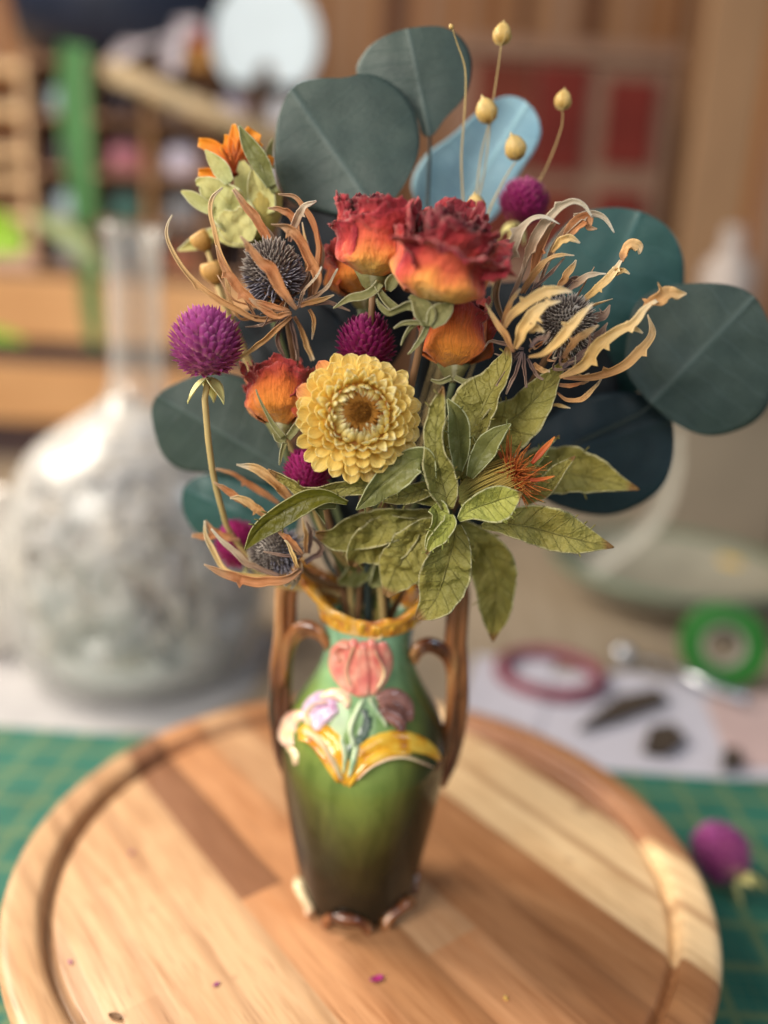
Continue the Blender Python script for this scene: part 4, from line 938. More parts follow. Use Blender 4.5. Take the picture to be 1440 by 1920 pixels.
thistle('brown thistle with pale twisted spiny bracts, right of the red roses', (1062, 606), .256, 58, dirv(.25, .55, .8), 3, [
    (kb([(300, 930), (250, 800), (240, 700), (270, 560), (320, 450), (380, 340), (450, 270), (530, 255), (620, 295)]), [3, 8, 9, 10, 14, 12, 8, 5, 1], 'bract_pale', [60, 50, 30, 0, 20, 50], .004, 2),
    (kb([(300, 800), (380, 640), (430, 500), (490, 360), (560, 260), (620, 195), (700, 160), (770, 185), (820, 255)]), [3, 6, 9, 12, 13, 9, 7, 5, 1], 'bract_pale', [30, 60, 30, 10, 40], .002, 2),
    (kb([(400, 720), (460, 600), (500, 450), (545, 340), (590, 290)]), [3, 6, 10, 9, 3], 'bract_rust', [20, 30], .000, 1),
    (kb([(480, 730), (540, 560), (600, 430), (680, 320), (770, 240), (850, 235), (905, 270), (955, 350)]), [3, 5, 8, 9, 8, 7, 5, 1], 'bract_pale', [60, 40, 20, 10, 40], -.002, 2),
    (kb([(640, 400), (720, 300), (790, 260), (800, 315), (850, 325)]), [4, 14, 16, 9, 1], 'bract_rust', [10], -.001),
    (kb([(570, 470), (620, 410), (680, 385), (745, 412)]), [3, 8, 8, 1], 'bract_gold', [10], .001),
    (kb([(380, 720), (460, 610), (540, 530), (620, 490), (710, 488)]), [3, 7, 8, 5, 1], 'bract_tan', [20, 40], .002),
    (kb([(440, 700), (520, 640), (600, 560), (650, 500)]), [3, 4, 4, 1], 'bract_mauve', [30], 0),
    (kb([(600, 700), (650, 630), (690, 570), (722, 515)]), [3, 8, 8, 1], 'bract_tan', [10], -.002),
    (kb([(660, 720), (740, 650), (810, 610), (905, 600)]), [4, 9, 6, 1], 'bract_pale', [20, 40], -.003, 1),
    (kb([(640, 700), (700, 640), (770, 630), (820, 600)]), [3, 6, 5, 1], 'bract_mauve', [20], -.004),
    (kb([(740, 790), (830, 710), (910, 640), (970, 570), (1000, 520)]), [4, 7, 9, 9, 4], 'bract_gold', [10, 30], -.003, 2),
    (kb([(1005, 530), (1020, 470), (1050, 430), (1100, 440), (1108, 480)]), [3, 12, 14, 12, 2], 'bract_tan', [30, 50], -.003),
    (kb([(960, 590), (1010, 580), (1050, 602)]), [8, 5, 1], 'bract_gold', [0], -.003),
    (kb([(285, 930), (330, 860), (420, 780), (530, 720), (610, 700), (700, 715)]), [3, 10, 10, 13, 9, 1], 'bract_gold', [0, 10, 20], .018, 2),
    (kb([(345, 1060), (390, 960), (450, 860), (520, 800), (630, 768)]), [4, 13, 15, 10, 1], 'bract_gold', [0, 10, 20], .020, 2),
    (kb([(430, 930), (480, 935), (530, 960)]), [11, 7, 1], 'bract_gold', [0], .020),
    (kb([(430, 1110), (520, 1090), (610, 1020), (690, 930), (760, 850), (825, 780)]), [2, 6, 10, 11, 8, 1], 'bract_gold', [10, 20], .022, 1),
    (kb([(640, 1120), (700, 1040), (780, 970), (860, 915)]), [4, 8, 8, 1], 'bract_tan', [10, 20], .018, 1),
    (kb([(700, 1000), (790, 960), (800, 1040), (760, 1100)]), [2, 3, 3, 1], 'bract_mauve', [10, 20], .010),
    (kb([(620, 1235), (720, 1190), (790, 1130), (870, 1030), (960, 960), (1060, 920), (1140, 830), (1220, 770)]), [3, 10, 13, 13, 11, 9, 8, 5], 'bract_gold', [10, 0, 20, 30], .014, 3),
    (kb([(1120, 860), (1180, 790), (1260, 740), (1330, 730), (1400, 722)]), [5, 11, 16, 14, 1], 'bract_tan', [30, 10], .013, 2),
    (kb([(960, 950), (1030, 930), (1080, 935), (1130, 965)]), [4, 8, 6, 1], 'bract_gold', [0], .013),
    (kb([(640, 1240), (780, 1240), (900, 1215), (1020, 1160), (1110, 1080), (1180, 1000), (1190, 930), (1160, 850)]), [3, 6, 8, 9, 11, 10, 8, 1], 'bract_tan', [30, 10, 20, 40], .008, 2),
    (kb([(600, 1330), (660, 1380), (750, 1380), (830, 1310), (880, 1240)]), [2, 5, 6, 5, 1], 'bract_tan', [20, 40], .004),
    (kb([(600, 1280), (700, 1290), (800, 1260)]), [3, 5, 1], 'bract_rust', [20, 40], .004),
    (kb([(560, 1410), (620, 1410), (685, 1425)]), [4, 4, 1], 'bract_gold', [20], .002),
    (kb([(640, 1180), (760, 1100), (850, 1060), (920, 1000)]), [4, 8, 8, 1], 'bract_mauve', [20], .006),
    (kb([(700, 1000), (820, 900), (900, 850), (930, 790)]), [4, 14, 12, 1], 'bract_mauve', [20], -.002, 2),
    (kb([(760, 1060), (860, 990), (915, 900)]), [6, 14, 1], 'bract_mauve', [20], .000),
    (kb([(340, 1080), (280, 960), (220, 880), (165, 780)]), [3, 7, 5, 1], 'bract_tan', [10], .018),
    (kb([(265, 920), (300, 830), (340, 750), (380, 690)]), [3, 6, 6, 2], 'bract_tan', [20], .014),
    (kb([(390, 1080), (350, 1200), (310, 1290), (290, 1340)]), [3, 4, 4, 2], 'bract_mauve', [20], .010),
    (kb([(400, 1090), (400, 1200), (415, 1300)]), [3, 4, 2], 'bract_mauve', [20], .010),
    (kb([(380, 1080), (300, 1180), (230, 1290)]), [3, 4, 2], 'bract_mauve', [20], .006),
    (kb([(420, 1120), (480, 1220), (520, 1250)]), [3, 4, 2], 'bract_mauve', [20], .010),
    (kb([(460, 1150), (500, 1190), (560, 1200)]), [3, 7, 2], 'bract_tan', [20], .010),
    (kb([(400, 1060), (320, 1040), (200, 1010), (160, 1050)]), [3, 4, 4, 1], 'bract_mauve', [20], .006),
    (kb([(400, 1080), (300, 1110), (220, 1090)]), [3, 4, 1], 'bract_mauve', [20], .004),
    (kb([(440, 1050), (480, 1010), (540, 990), (560, 950)]), [3, 5, 5, 1], 'bract_mauve', [20], .022),
], elong=1.0, mt2='spike')
def kc(X): return [(280 + x / 3.273, 640 + y / 3.273) + tuple(r) for x, y, *r in X]
thistle('grey thistle at the lower left, lowest of the three thistles, beside the vase rim', (516, 1032), .254, 50, dirv(-.75, .35, .45), 4, [
    (kc([(930, 1400), (840, 1460), (720, 1475), (600, 1465), (460, 1425), (335, 1368)]), [4, 8, 9, 9, 8, 1], 'bract_rust', [20, 0, 20], .014, 1),
    (kc([(860, 1440), (640, 1440), (470, 1395), (395, 1280), (350, 1190), (340, 1100)]), [2, 3, 4, 5, 5, 1], 'bract_gold', [0, 30], .006),
    (kc([(800, 1440), (620, 1370), (520, 1280), (440, 1210), (380, 1150)]), [3, 5, 6, 6, 1], 'bract_pale', [0, 30], .008),
    (kc([(560, 1220), (450, 1200), (380, 1150), (345, 1100)]), [2, 6, 8, 1], 'bract_rust', [10], -.004),
    (kc([(520, 1190), (400, 1190), (330, 1195), (262, 1190)]), [2, 5, 7, 3], 'bract_rust', [10], -.006),
    (kc([(760, 1090), (680, 1040), (610, 990), (550, 960), (495, 962)]), [3, 7, 8, 7, 1], 'bract_tan', [0, 20], .006, 1),
    (kc([(600, 1010), (530, 950), (460, 900), (395, 862)]), [3, 7, 6, 1], 'bract_rust', [0, 20], .004),
    (kc([(900, 1010), (850, 950), (790, 880), (720, 815), (640, 772), (535, 757)]), [3, 8, 9, 9, 7, 1], 'bract_tan', [0, 20], .004, 1),
    (kc([(800, 1000), (720, 940), (620, 880), (520, 810), (405, 782)]), [3, 6, 6, 5, 1], 'bract_rust', [0, 20], -.008, 1),
    (kc([(940, 1310), (890, 1250), (830, 1190), (775, 1158)]), [3, 7, 6, 1], 'bract_rust', [0, 20], .016),
    (kc([(915, 1390), (885, 1320), (850, 1240), (830, 1220)]), [2, 4, 3, 1], 'bract_gold', [0, 20], .017),
    (kc([(930, 1320), (800, 1310), (700, 1290)]), [2, 3, 1], 'bract_mauve', [0, 20], .016),
    (kc([(960, 1300), (960, 1180), (940, 1080)]), [3, 4, 1], 'bract_tan', [0, 20], .004),
    (kc([(980, 1300), (990, 1180), (960, 1100)]), [3, 4, 1], 'bract_mauve', [0, 20], .002),
    (kc([(930, 1390), (900, 1460), (870, 1520)]), [5, 6, 2], 'bract_pale', [0, 20], .006, 2),
    (kc([(920, 1400), (850, 1480), (830, 1500)]), [5, 6, 2], 'bract_pale', [0, 20], .008, 2),
    (kc([(960, 1360), (1060, 1280), (1000, 1200)]), [5, 5, 2], 'bract_mauve', [0, 20], .002, 2),
], elong=1.2)

# ================================================================== SAFFLOWERS
def ke(X): return [(420 + x / 3.273, 640 + y / 3.273) + tuple(r) for x, y, *r in X]
def kd(X): return [(740 + x / 2.88, 640 + y / 2.88) + tuple(r) for x, y, *r in X]
SB = P(844, 963, .252)
sf = empty('safflower', tuple(SB), 'olive green leafy safflower with a small rust red tuft, front and centre above the vase', 'safflower', 'safflowers')
def lf(root, pts, hw, Y, mt, tw=0, cup=.2, hr=None, wav=.35, seed=1, n=36, spines=5, fold=0, label=None):
    tw = list(np.atleast_1d(tw).astype(float)); rl_ = random.Random(seed * 7); tw = [t + rl_.uniform(-14, 14) for t in (tw if len(tw) > 2 else list(np.interp([0, .35, .7, 1], np.linspace(0, 1, max(2, len(tw))), tw if len(tw) > 1 else tw * 2)))]
    k = 1.12; hw = [h * k for h in hw]; hr = [h * k for h in hr] if hr is not None else None
    mb = MB(); leaf(mb, pts, hw, Y, tw, cup, 64, 21, 0, hr=hr, wav=wav * 1.5, seed=seed, spines=spines, fold=fold, pleat=.055)
    return mb.build('leaf', mt, root, thick=.0003, label=label)
lf(sf, kd([(285, 905), (275, 830), (250, 740), (225, 620), (215, 500), (232, 380), (262, 245)]), [10, 26, 26, 17, 19, 15, 1], .236, 'leaf', [0, 10, 25, 10], .35, seed=1)
lf(sf, kd([(340, 700), (350, 600), (345, 500), (330, 400), (285, 310)]), [8, 16, 19, 16, 1], .243, 'leaf_deep', [0, -20], .3, seed=2)
lf(sf, kd([(350, 740), (370, 600), (420, 450), (490, 300), (570, 170), (610, 80), (608, 5)]), [12, 34, 44, 46, 36, 20, 1], .250, 'leaf', [10, 15, 25, 40], .3, hr=[10, 24, 34, 40, 32, 16, 1], seed=3)
lf(sf, kd([(380, 780), (450, 620), (560, 480), (690, 370), (800, 260), (870, 170), (938, 85)]), [8, 26, 36, 34, 24, 14, 1], .254, 'leaf', [10, 0, 20, 30], .3, hr=[8, 30, 46, 52, 42, 16, 1], seed=4)
lf(sf, kd([(405, 735), (455, 640), (505, 560), (560, 500), (628, 445)]), [6, 16, 20, 13, 1], .242, 'leaf_deep', [0, 10], .25, hr=[6, 16, 22, 16, 1], seed=5)
lf(sf, kd([(345, 965), (410, 915), (490, 880), (580, 850), (690, 820)]), [4, 20, 27, 22, 1], .234, 'leaf_bright', [0, 8], .28, hr=[4, 18, 36, 34, 1], seed=6, n=40, label='bright green cupped front leaf')
lf(sf, kd([(470, 1000), (580, 985), (700, 1000), (850, 1035), (1000, 1075), (1185, 1112)]), [4, 28, 42, 42, 24, 1], .242, 'leaf', [0, 8], .2, hr=[4, 20, 28, 30, 18, 1], seed=7)
lf(sf, kd([(480, 850), (640, 780), (780, 730), (920, 710), (1060, 730), (1200, 770), (1322, 800)]), [8, 30, 42, 44, 34, 18, 1], .262, 'leaf', [0, 20, 0], .3, hr=[8, 26, 36, 40, 32, 14, 1], seed=8)
lf(sf, kd([(700, 870), (800, 800), (870, 730), (975, 620)]), [6, 16, 14, 1], .252, 'leaf', [0, 25], .3, seed=9)
lf(sf, kd([(640, 800), (760, 650), (820, 570), (890, 508)]), [4, 8, 7, 1], .256, 'leaf_bright', [0, 25], .3, seed=19)
lf(sf, kd([(360, 985), (440, 1080), (510, 1180), (545, 1300), (545, 1430), (530, 1622)]), [8, 30, 42, 30, 22, 1], .258, 'leaf', [0, 10], .25, hr=[8, 26, 40, 36, 24, 1], seed=10)
lf(sf, kd([(330, 990), (320, 1080), (290, 1190), (250, 1320), (200, 1420), (118, 1500)]), [10, 32, 42, 42, 32, 3], .240, 'leaf', [0, 8, -10], .25, hr=[10, 34, 42, 40, 26, 3], seed=11, n=44)
lf(sf, kd([(205, 890), (235, 930), (225, 1000), (185, 1080), (170, 1140)]), [14, 15, 12, 8, 1], .236, 'leaf_bright', [20, 30], .4, seed=12)
lf(sf, kd([(300, 935), (300, 985), (260, 1040), (210, 1080), (170, 1150)]), [8, 14, 14, 9, 1], .233, 'leaf_bright', [-10, 10], .45, seed=13)
lf(sf, ke([(1330, 1100), (1250, 1160), (1170, 1240), (1100, 1330), (1040, 1430), (985, 1560)]), [8, 28, 36, 42, 38, 8], .247, 'leaf', [0, 20, -10], .35, wav=.6, hr=[8, 28, 38, 40, 26, 4], seed=14)
lf(sf, ke([(1330, 1060), (1180, 1080), (1000, 1110), (820, 1160), (690, 1200), (560, 1180)]), [8, 22, 36, 36, 26, 4], .250, 'leaf', [10, 0, 15], .25, wav=.5, hr=[8, 16, 22, 28, 24, 4], seed=15)
lf(sf, ke([(1200, 1120), (1060, 1180), (920, 1240), (820, 1310), (785, 1380)]), [10, 38, 46, 34, 5], .250, 'leaf', [10, 0, 15], .25, wav=.5, hr=[10, 34, 40, 34, 5], seed=16)
lf(sf, ke([(1290, 870), (1230, 730), (1150, 740), (1060, 810), (950, 900), (812, 1035)]), [4, 20, 26, 26, 22, 1], .237, 'leaf_deep', [0, 10], .25, hr=[4, 18, 24, 26, 18, 1], seed=17)
lf(sf, ke([(1340, 880), (1240, 905), (1130, 940), (1020, 960), (940, 975)]), [6, 14, 16, 12, 1], .243, 'leaf', [0, 10], .25, seed=18)
lf(sf, ke([(1340, 1010), (1240, 960), (1080, 900), (920, 895), (800, 892), (700, 905), (580, 925), (480, 915), (400, 850), (270, 785)]), [6, 12, 16, 15, 14, 13, 13, 13, 12, 1], .244, 'leaf', [30, 10, 0, 20, 50, 20], .35, seed=20, n=50)
lf(sf, ke([(760, 990), (640, 950), (540, 960), (430, 1010), (310, 1080), (210, 1160), (128, 1280)]), [4, 12, 22, 23, 23, 17, 1], .238, 'leaf_olive', [20, 0, 0, 10], .2, hr=[4, 10, 16, 16, 14, 12, 1], wav=.15, seed=21, n=44, label='glossy dark olive leaf curling over the thistle')
lf(sf, ke([(690, 1000), (590, 985), (550, 990), (590, 1060), (622, 1120)]), [6, 10, 9, 6, 1], .243, 'leaf_deep', [30, 40], .4, seed=22)
lf(sf, ke([(1180, 1240), (1080, 1330), (990, 1420), (900, 1500)]), [8, 26, 26, 4], .262, 'leaf_deep', [10, 0, 15], .3, wav=.6, seed=26)
lf(sf, ke([(900, 1330), (840, 1400), (790, 1450), (700, 1480)]), [6, 20, 18, 3], .268, 'leaf_deep', [10, 0, 15], .3, wav=.6, seed=27)
# tuft and bulb
a, b, c = frame(dirv(.85, .42, .35)); B0 = P(868, 940, .249)
mb = MB(); Rb = .0062
mb.lathe([(.0008, -.001), (Rb * .6, .001), (Rb, .006), (Rb * 1.0, .011), (Rb * .75, .016), (Rb * .6, .0175)], B0, 24, 0, a)
for i in range(60):
    th = i * 2.4; rad = b * math.cos(th) + c * math.sin(th); q = (i % 12) / 12
    mb.tube(cr_spl([B0 + rad * Rb * .7 + a * .001, B0 + rad * Rb * 1.12 + a * .008, B0 + rad * Rb * (.8 + .3 * q) + a * (.018 + .003 * q)], 8), np.linspace(.0005, .0001, 8), 5, 0, False)
sbo = mb.build('seed_bulb', 'saff_bulb', sf)
mb = MB(); rnd = random.Random(4); TC = B0 + a * .0165
for i in range(210):
    d = nrm(a * rnd.uniform(.15, 1) + b * rnd.gauss(0, .75) + c * rnd.gauss(0, .75)); L = rnd.uniform(.005, .0115)
    p0 = TC + (b * rnd.uniform(-1, 1) + c * rnd.uniform(-1, 1)) * Rb * .5
    k = np.array([rnd.uniform(-1, 1) for _ in range(3)]) * L * .3
    mb.tube(cr_spl([p0, p0 + d * L * .5 + k * .3, p0 + d * L + k], 7), np.linspace(.00026, .00008, 7), 4, 0, False)
mb.build('floret_tuft', 'saff', sbo)
mb = MB()
leaf(mb, kd([(730, 750), (790, 745), (865, 728)]), [3, 4, 1], .240, 0, .3, 12, 5)
leaf(mb, kd([(740, 660), (790, 600), (840, 545), (865, 515)]), [3, 6, 5, 1], .242, 0, .3, 14, 5)
mb.build('long_florets', 'saff', sbo, thick=.0002)
add_stem(sf, SB + np.array([0, .004, 0]), .0014, 'stem_green', random.Random(9))

# second safflower, softer, upper left
def kf(X): return [(300 + x / 5.333, 200 + y / 5.333) + tuple(r) for x, y, *r in X]
SB2 = P(455, 440, .288)
s2 = empty('safflower', tuple(SB2), 'pale green safflower with bright orange petals, top left of the bunch', 'safflower', 'safflowers')
def l2(pts, hw, Y, mt, **k): return lf(s2, pts, hw, Y, mt, spines=0, **k)
l2(kf([(880, 1300), (800, 1150), (700, 1000), (560, 860), (420, 760), (360, 770)]), [14, 36, 42, 34, 22, 3], .282, 'leaf_pale', seed=1, hr=[14, 30, 34, 26, 18, 3])
l2(kf([(960, 1250), (820, 1200), (700, 1150), (620, 1060)]), [16, 32, 30, 6], .278, 'leaf_pale', seed=2)
l2(kf([(520, 1040), (440, 990), (330, 910), (215, 845)]), [8, 12, 10, 2], .280, 'leaf_pale', seed=3)
l2(kf([(1110, 800), (1040, 640), (950, 480), (860, 330), (790, 190)]), [8, 14, 16, 11, 1], .282, 'leaf_deep', seed=4)
l2(kf([(1150, 860), (1090, 700), (1020, 560)]), [6, 9, 4], .283, 'leaf_deep', seed=14)
l2(kf([(700, 760), (620, 640), (530, 530), (450, 430)]), [8, 16, 12, 1], .280, 'leaf_pale', seed=5)
l2(kf([(1110, 620), (1090, 480), (1125, 320)]), [6, 7, 1], .292, 'leaf_deep', seed=6)
l2(kf([(900, 1000), (870, 800), (840, 640), (820, 540)]), [14, 22, 18, 4], .286, 'leaf_pale', seed=7)
l2(kf([(1060, 1080), (1010, 900), (960, 760), (930, 640)]), [16, 24, 18, 4], .284, 'leaf_pale', seed=8)
l2(kf([(560, 1270), (430, 1330), (300, 1390), (180, 1440)]), [10, 14, 9, 1], .290, 'leaf_pale', seed=9)
l2(kf([(860, 1300), (720, 1290), (560, 1260), (480, 1280)]), [16, 18, 14, 4], .284, 'leaf_pale', seed=10)
l2(kf([(900, 1400), (980, 1300), (1000, 1180)]), [16, 24, 10], .290, 'leaf_deep', seed=11)
a2 = dirv(-.1, .95, .1)
mb = MB(); mb.lathe([(.001, -.012), (.004, -.009), (.0062, -.003), (.0058, .003), (.003, .007), (.001, .0075)], P(495, 380, .290), 20, 0, dirv(.1, 1, 0)); mb.build('seed_bulb', 'saff_bulb', s2)
mb = MB()
for i, (pts, hw) in enumerate([([(740, 620), (620, 480), (500, 390), (385, 350)], [8, 13, 14, 7]), ([(740, 600), (700, 420), (660, 340), (640, 330)], [8, 16, 18, 9]), ([(770, 580), (760, 420), (750, 290), (740, 175)], [8, 14, 12, 3]),
        ([(790, 580), (850, 420), (920, 320), (960, 250)], [8, 14, 20, 14]), ([(800, 560), (900, 440), (980, 390), (1010, 360)], [6, 10, 12, 6]), ([(700, 700), (560, 680), (460, 665), (385, 650)], [4, 11, 12, 6]), ([(1070, 620), (1090, 560), (1120, 500)], [4, 10, 5])]):
    leaf(mb, kf(pts), hw, .289 - i * .0004, [0, 20], .4, 18, 7, seed=i, wav=.4)
mb.build('orange_petals', 'saff_orange', s2, thick=.0002)
mb = MB()
for i in range(50):
    p0 = P(300 + 740 / 5.333, 200 + 640 / 5.333, .287); d = nrm(CU + np.array([rnd.gauss(0, .5), rnd.gauss(0, .5), rnd.gauss(0, .2)])); L = rnd.uniform(.004, .010)
    mb.tube([p0 - d * .002, p0 + d * L * .5, p0 + d * L], [.0006, .0005, .0001], 5, 0, False)
mb.build('floret_tuft', 'saff', s2)
add_stem(s2, SB2 + np.array([.002, .004, -.002]), .0012, 'stem_green', random.Random(12))

# small orange buds
for i, (px, py, Y, r, lab) in enumerate([(379, 453, .285, 17, 'small ochre bud at the tip of a stalk below the pale green safflower'), (400, 512, .284, 20, 'squat orange bud directly above the leftmost amaranth')]):
    C = P(px, py, Y); s = sc(C); rt = empty('dried_bud', tuple(C), lab, 'bud', 'ochre buds'); R = r * s
    ax, b_, c_ = frame(dirv(-.5 + .3 * i, .8, .3)); mb = MB()
    for q in range(5):
        th = q * 2 * math.pi / 5; G = np.zeros((9, 7, 3))
        for ii in range(9):
            v = ii / 8
            for j in range(7):
                t2 = th + (j / 6 - .5) * 1.7; rr = R * (.35 + .75 * math.sin(v * 2.4)); G[ii, j] = C + ax * R * (-1 + 2 * v) + (b_ * math.cos(t2) + c_ * math.sin(t2)) * rr
        mb.grid(G)
    mb.build('husk', 'bud', rt, thick=.0003)
    mb = MB(); mb.lathe([(R * .8 * math.sin(t) + 1e-6, -R * .8 * math.cos(t)) for t in np.linspace(0, math.pi, 9)], C, 14, 0, ax); mb.build('core', 'saff_bulb', rt)
    add_stem(rt, C - ax * R * .9, .0008, 'stem_tan', random.Random(i + 40))

# ================================================================== FLAX
def flax(label, pod, Y, r, axis, path, seed):
    C = P(*pod, Y); s = sc(C); R = r * s; rt = empty('flax_stalk', tuple(C), label, 'flax', 'flax stalks'); R *= .88
    a, b, c = frame(axis); mb = MB(); k = 30; G = []
    for i, t in enumerate(np.linspace(0, math.pi, 14)):
        z = -math.cos(t) * R * 1.1 + (R * .35 if i == 13 else 0)
        th = np.linspace(0, 2 * math.pi, k, endpoint=False); rad = R * math.sin(t) * (1 - .14 * (z / R)) * (1 - .09 * np.abs(np.cos(th * 2.5)) ** 6 + .02 * np.sin(th * 11 + z / R * 4)) + 1e-6
        G.append(C + z * a + (np.cos(th) * rad)[:, None] * b + (np.sin(th) * rad)[:, None] * c)
    mb.grid(np.array(G), 0, True)
    mb.build('seed_pod', 'pod', rt)
    mb = MB()
    for q in range(5):
        th = q * 1.257 + .3; rad = b * math.cos(th) + c * math.sin(th)
        mb.tube(cr_spl([C - a * R * 1.1, C - a * R * .8 + rad * R * .75, C + rad * R * 1.05 - a * R * .1], 6), np.linspace(R * .16, R * .04, 6), 5, 0, False)
    mb.build('sepals', 'stem_tan', rt)
    mb = MB(); pts = [C - a * R * 1.0] + [P(x, y, yy) for x, y, yy in path]
    rj = random.Random(seed + 90); pts = [pts[0]] + [p + np.array([rj.uniform(-1, 1), 0, 0]) * .0009 for p in pts[1:]]
    pp = cr_spl(pts, 26); tail = stem_path(pp[-1], 14, random.Random(seed))
    full = np.vstack([pp, tail[1:]]); mb.tube(full, np.linspace(.00018, .00045, len(full)), 6); mb.build('stem', 'stem_tan', rt)
U_ = dirv(0, 1, .1)
flax('highest flax pod, standing free at the very top', (942, 63), .300, 20, dirv(.1, 1, .1), [(938, 130, .301), (925, 210, .302), (905, 330, .303), (880, 440, .300)], 1)
flax('cream flax pod in front of the upper edge of the leaf with the painted sky sheen', (912, 207), .298, 23, dirv(-.35, .9, .3), [(903, 290, .300), (892, 370, .302), (880, 450, .300)], 2)
flax('ochre flax pod in front of the leaf with the painted sky sheen, right of centre', (966, 276), .296, 23, dirv(-.4, .8, .5), [(945, 330, .298), (915, 400, .300), (895, 460, .300)], 3)
flax('flax pod farthest to the right against the red panels', (1056, 187), .300, 18, dirv(.1, 1, .1), [(1052, 240, .302), (1020, 330, .305), (950, 430, .305), (900, 500, .300)], 4)
flax('round flax pod just above the largest rose', (892, 382), .288, 18, dirv(-.2, .9, .4), [(888, 430, .290), (870, 500, .290)], 5)
flax('thin arching flax stalk with a tiny pod, in front of the topmost green leaf', (846, 50), .290, 5, dirv(-.5, .7, .2), [(858, 80, .292), (868, 130, .294), (873, 200, .296), (868, 300, .298), (866, 400, .298), (860, 480, .296)], 6)
flax('small ochre flax pod between the rose and the brown thistle', (930, 500), .284, 16, dirv(.1, .9, .3), [(925, 560, .286), (900, 640, .286)], 7)

# loose stalks seen above the vase mouth
for i, (x0, y0, x1, mt, lab) in enumerate([(652, 1010, 660, 'stem_tan', 'short tan cut stalk leaning in the vase mouth, leftmost'), (690, 1040, 690, 'stem_dark', 'dark green cut stalk upright in the middle of the vase mouth'),
                                     (722, 1040, 712, 'leaf_bright', 'pale yellow green cut stalk right of the dark stalk in the vase mouth')]):
    mb = MB(); p = [P(x0, y0, .268), P((x0 + x1) / 2, 1090, .270), P(x1, 1140, .273)]
    mb.tube(np.vstack([cr_spl(p, 14), [[VX, VY, .06]]]), .0011 + .0004 * (i == 1), 8); tag(mb.build('cut_stalk', mt), lab, 'stalk', 'cut stalks')

# crumbs on the board
def crumb(name, px, py, s, mt, lab, seed):
    c = T(px, py, -.004); rnd = random.Random(seed); mb = MB(); n = 7; G = np.zeros((n, 7, 3)); an = rnd.uniform(0, 3)
    for i in range(n):
        for j in range(7):
            v = i / 3 - 1; u = j / 3 - 1; wd = .45 * math.sqrt(max(0, 1 - v * v)) + .02
            x, y = v * s, u * wd * s
            G[i, j] = (c[0] + x * math.cos(an) - y * math.sin(an), c[1] + x * math.sin(an) + y * math.cos(an), c[2] + .0005 + .25 * s * (u * u * .5 + v * v * .6))
    mb.grid(G); return tag(mb.build(name, mt, thick=.0003), lab, name.replace('_', ' '), 'crumbs on the board')
crumb('fallen_petal', 706, 1838, .0026, 'amar_hot', 'magenta petal lying on the board in front of the vase', 1)
crumb('fallen_seed', 216, 1909, .0024, 'stem_brown', 'dark seed husk on the board at its front left', 2)
crumb('fallen_petal', 247, 1601, .0012, 'amar', 'tiny mauve petal speck on the board left of the vase', 3)
crumb('fallen_petal', 405, 1848, .0013, 'amar', 'faint mauve petal between the dark seed husk and the vase', 4)
crumb('fallen_petal', 948, 1874, .0010, 'straw', 'tiny pale petal flake right of the magenta petal', 5)
crumb('fallen_petal', 132, 1806, .0010, 'amar', 'tiny mauve flake close to the left rim of the board', 6)

# ================================================================== BACKGROUND
def bx(mb, x0, y0, x1, y1, Y, depth, mi=0, zlo=None):
    A = P(x0, y1, Y); B = P(x1, y0, Y); mb.box((A[0], Y, A[2] if zlo is None else zlo), (B[0], Y + depth, B[2]), mi)
# white papers on the table
MT['strip'] = plain('beige_strip', (.36, .34, .29), .7)
MT['paper'] = plain('white_paper', (.52, .505, .58), .7, .2, 30, .06)
MT['paper_pink'] = plain('pink_paper', (.52, .38, .37), .7, .2, 30, .08)
MT['cloth'] = plain('white_cloth', (.40, .385, .39), .8, .1, 30, .1)
def sheet(name, pxs, z, mt, lab, cat, group=None, th=.0006):
    q = [T(x, y, z) for x, y in pxs]; mb = MB(); v = [tuple(p) for p in q] + [(p[0], p[1], z + th) for p in q]; n = len(q)
    mb.poly(v, [tuple(range(n))[::-1], tuple(range(n, 2 * n))] + [(i, (i + 1) % n, n + (i + 1) % n, n + i) for i in range(n)])
    return tag(mb.build(name, mt, smooth=False), lab, cat, group)
sheet('paper_sheet', [(840, 1455), (1500, 1462), (1560, 1330), (1180, 1262), (880, 1262)], ZT + .0006, 'paper', 'large white paper sheet at the edge of the green mat, under the pink paper', 'paper', 'papers on the table')
sheet('paper_sheet', [(1370, 1440), (1600, 1440), (1600, 1290), (1320, 1310)], ZT + .0018, 'paper_pink', 'pink tinted paper at the right edge of the picture', 'paper', 'papers on the table')
sheet('paper_sheet', [(870, 1360), (1010, 1372), (1040, 1240), (890, 1230)], ZT + .0018, 'paper', 'small white paper inside the plum ring', 'paper', 'papers on the table')
sheet('white_cloth', [(-300, 1372), (330, 1376), (470, 1300), (520, 1190), (-300, 1180)], ZT + .0006, 'cloth', 'white cloth spread under the glass decanter', 'cloth')
MT['plum'] = plain('plum', (.20, .05, .075), .5); MT['dark_scrap'] = plain('dark_scrap', (.055, .04, .03), .7); MT['steel'] = plain('steel', (.55, .57, .62), .25, .5, 20, .1, Metallic=.9)
def torus(mb, c, R, r, ax, k=48, q=12, mi=0, flat=1.0):
    a, b, cc = frame(ax); th = np.linspace(0, 2 * math.pi, k, endpoint=False)
    ph = np.linspace(0, 2 * math.pi, q, endpoint=False); G = np.zeros((q, k, 3))
    for i in range(q):
        G[i] = np.asarray(c) + ((R + r * math.cos(ph[i])) * (np.cos(th)[:, None] * b + np.sin(th)[:, None] * cc)) + a * r * flat * math.sin(ph[i])
    G = np.concatenate([G, G[:1]]); mb.grid(G, mi, True)
c = T(1030, 1275, ZT); mb = MB(); torus(mb, (c[0], c[1], ZT + .006), .036, .0055, (0, 0, 1)); tag(mb.build('bangle', 'plum'), 'plum coloured ring lying on the white papers behind the board', 'ring')
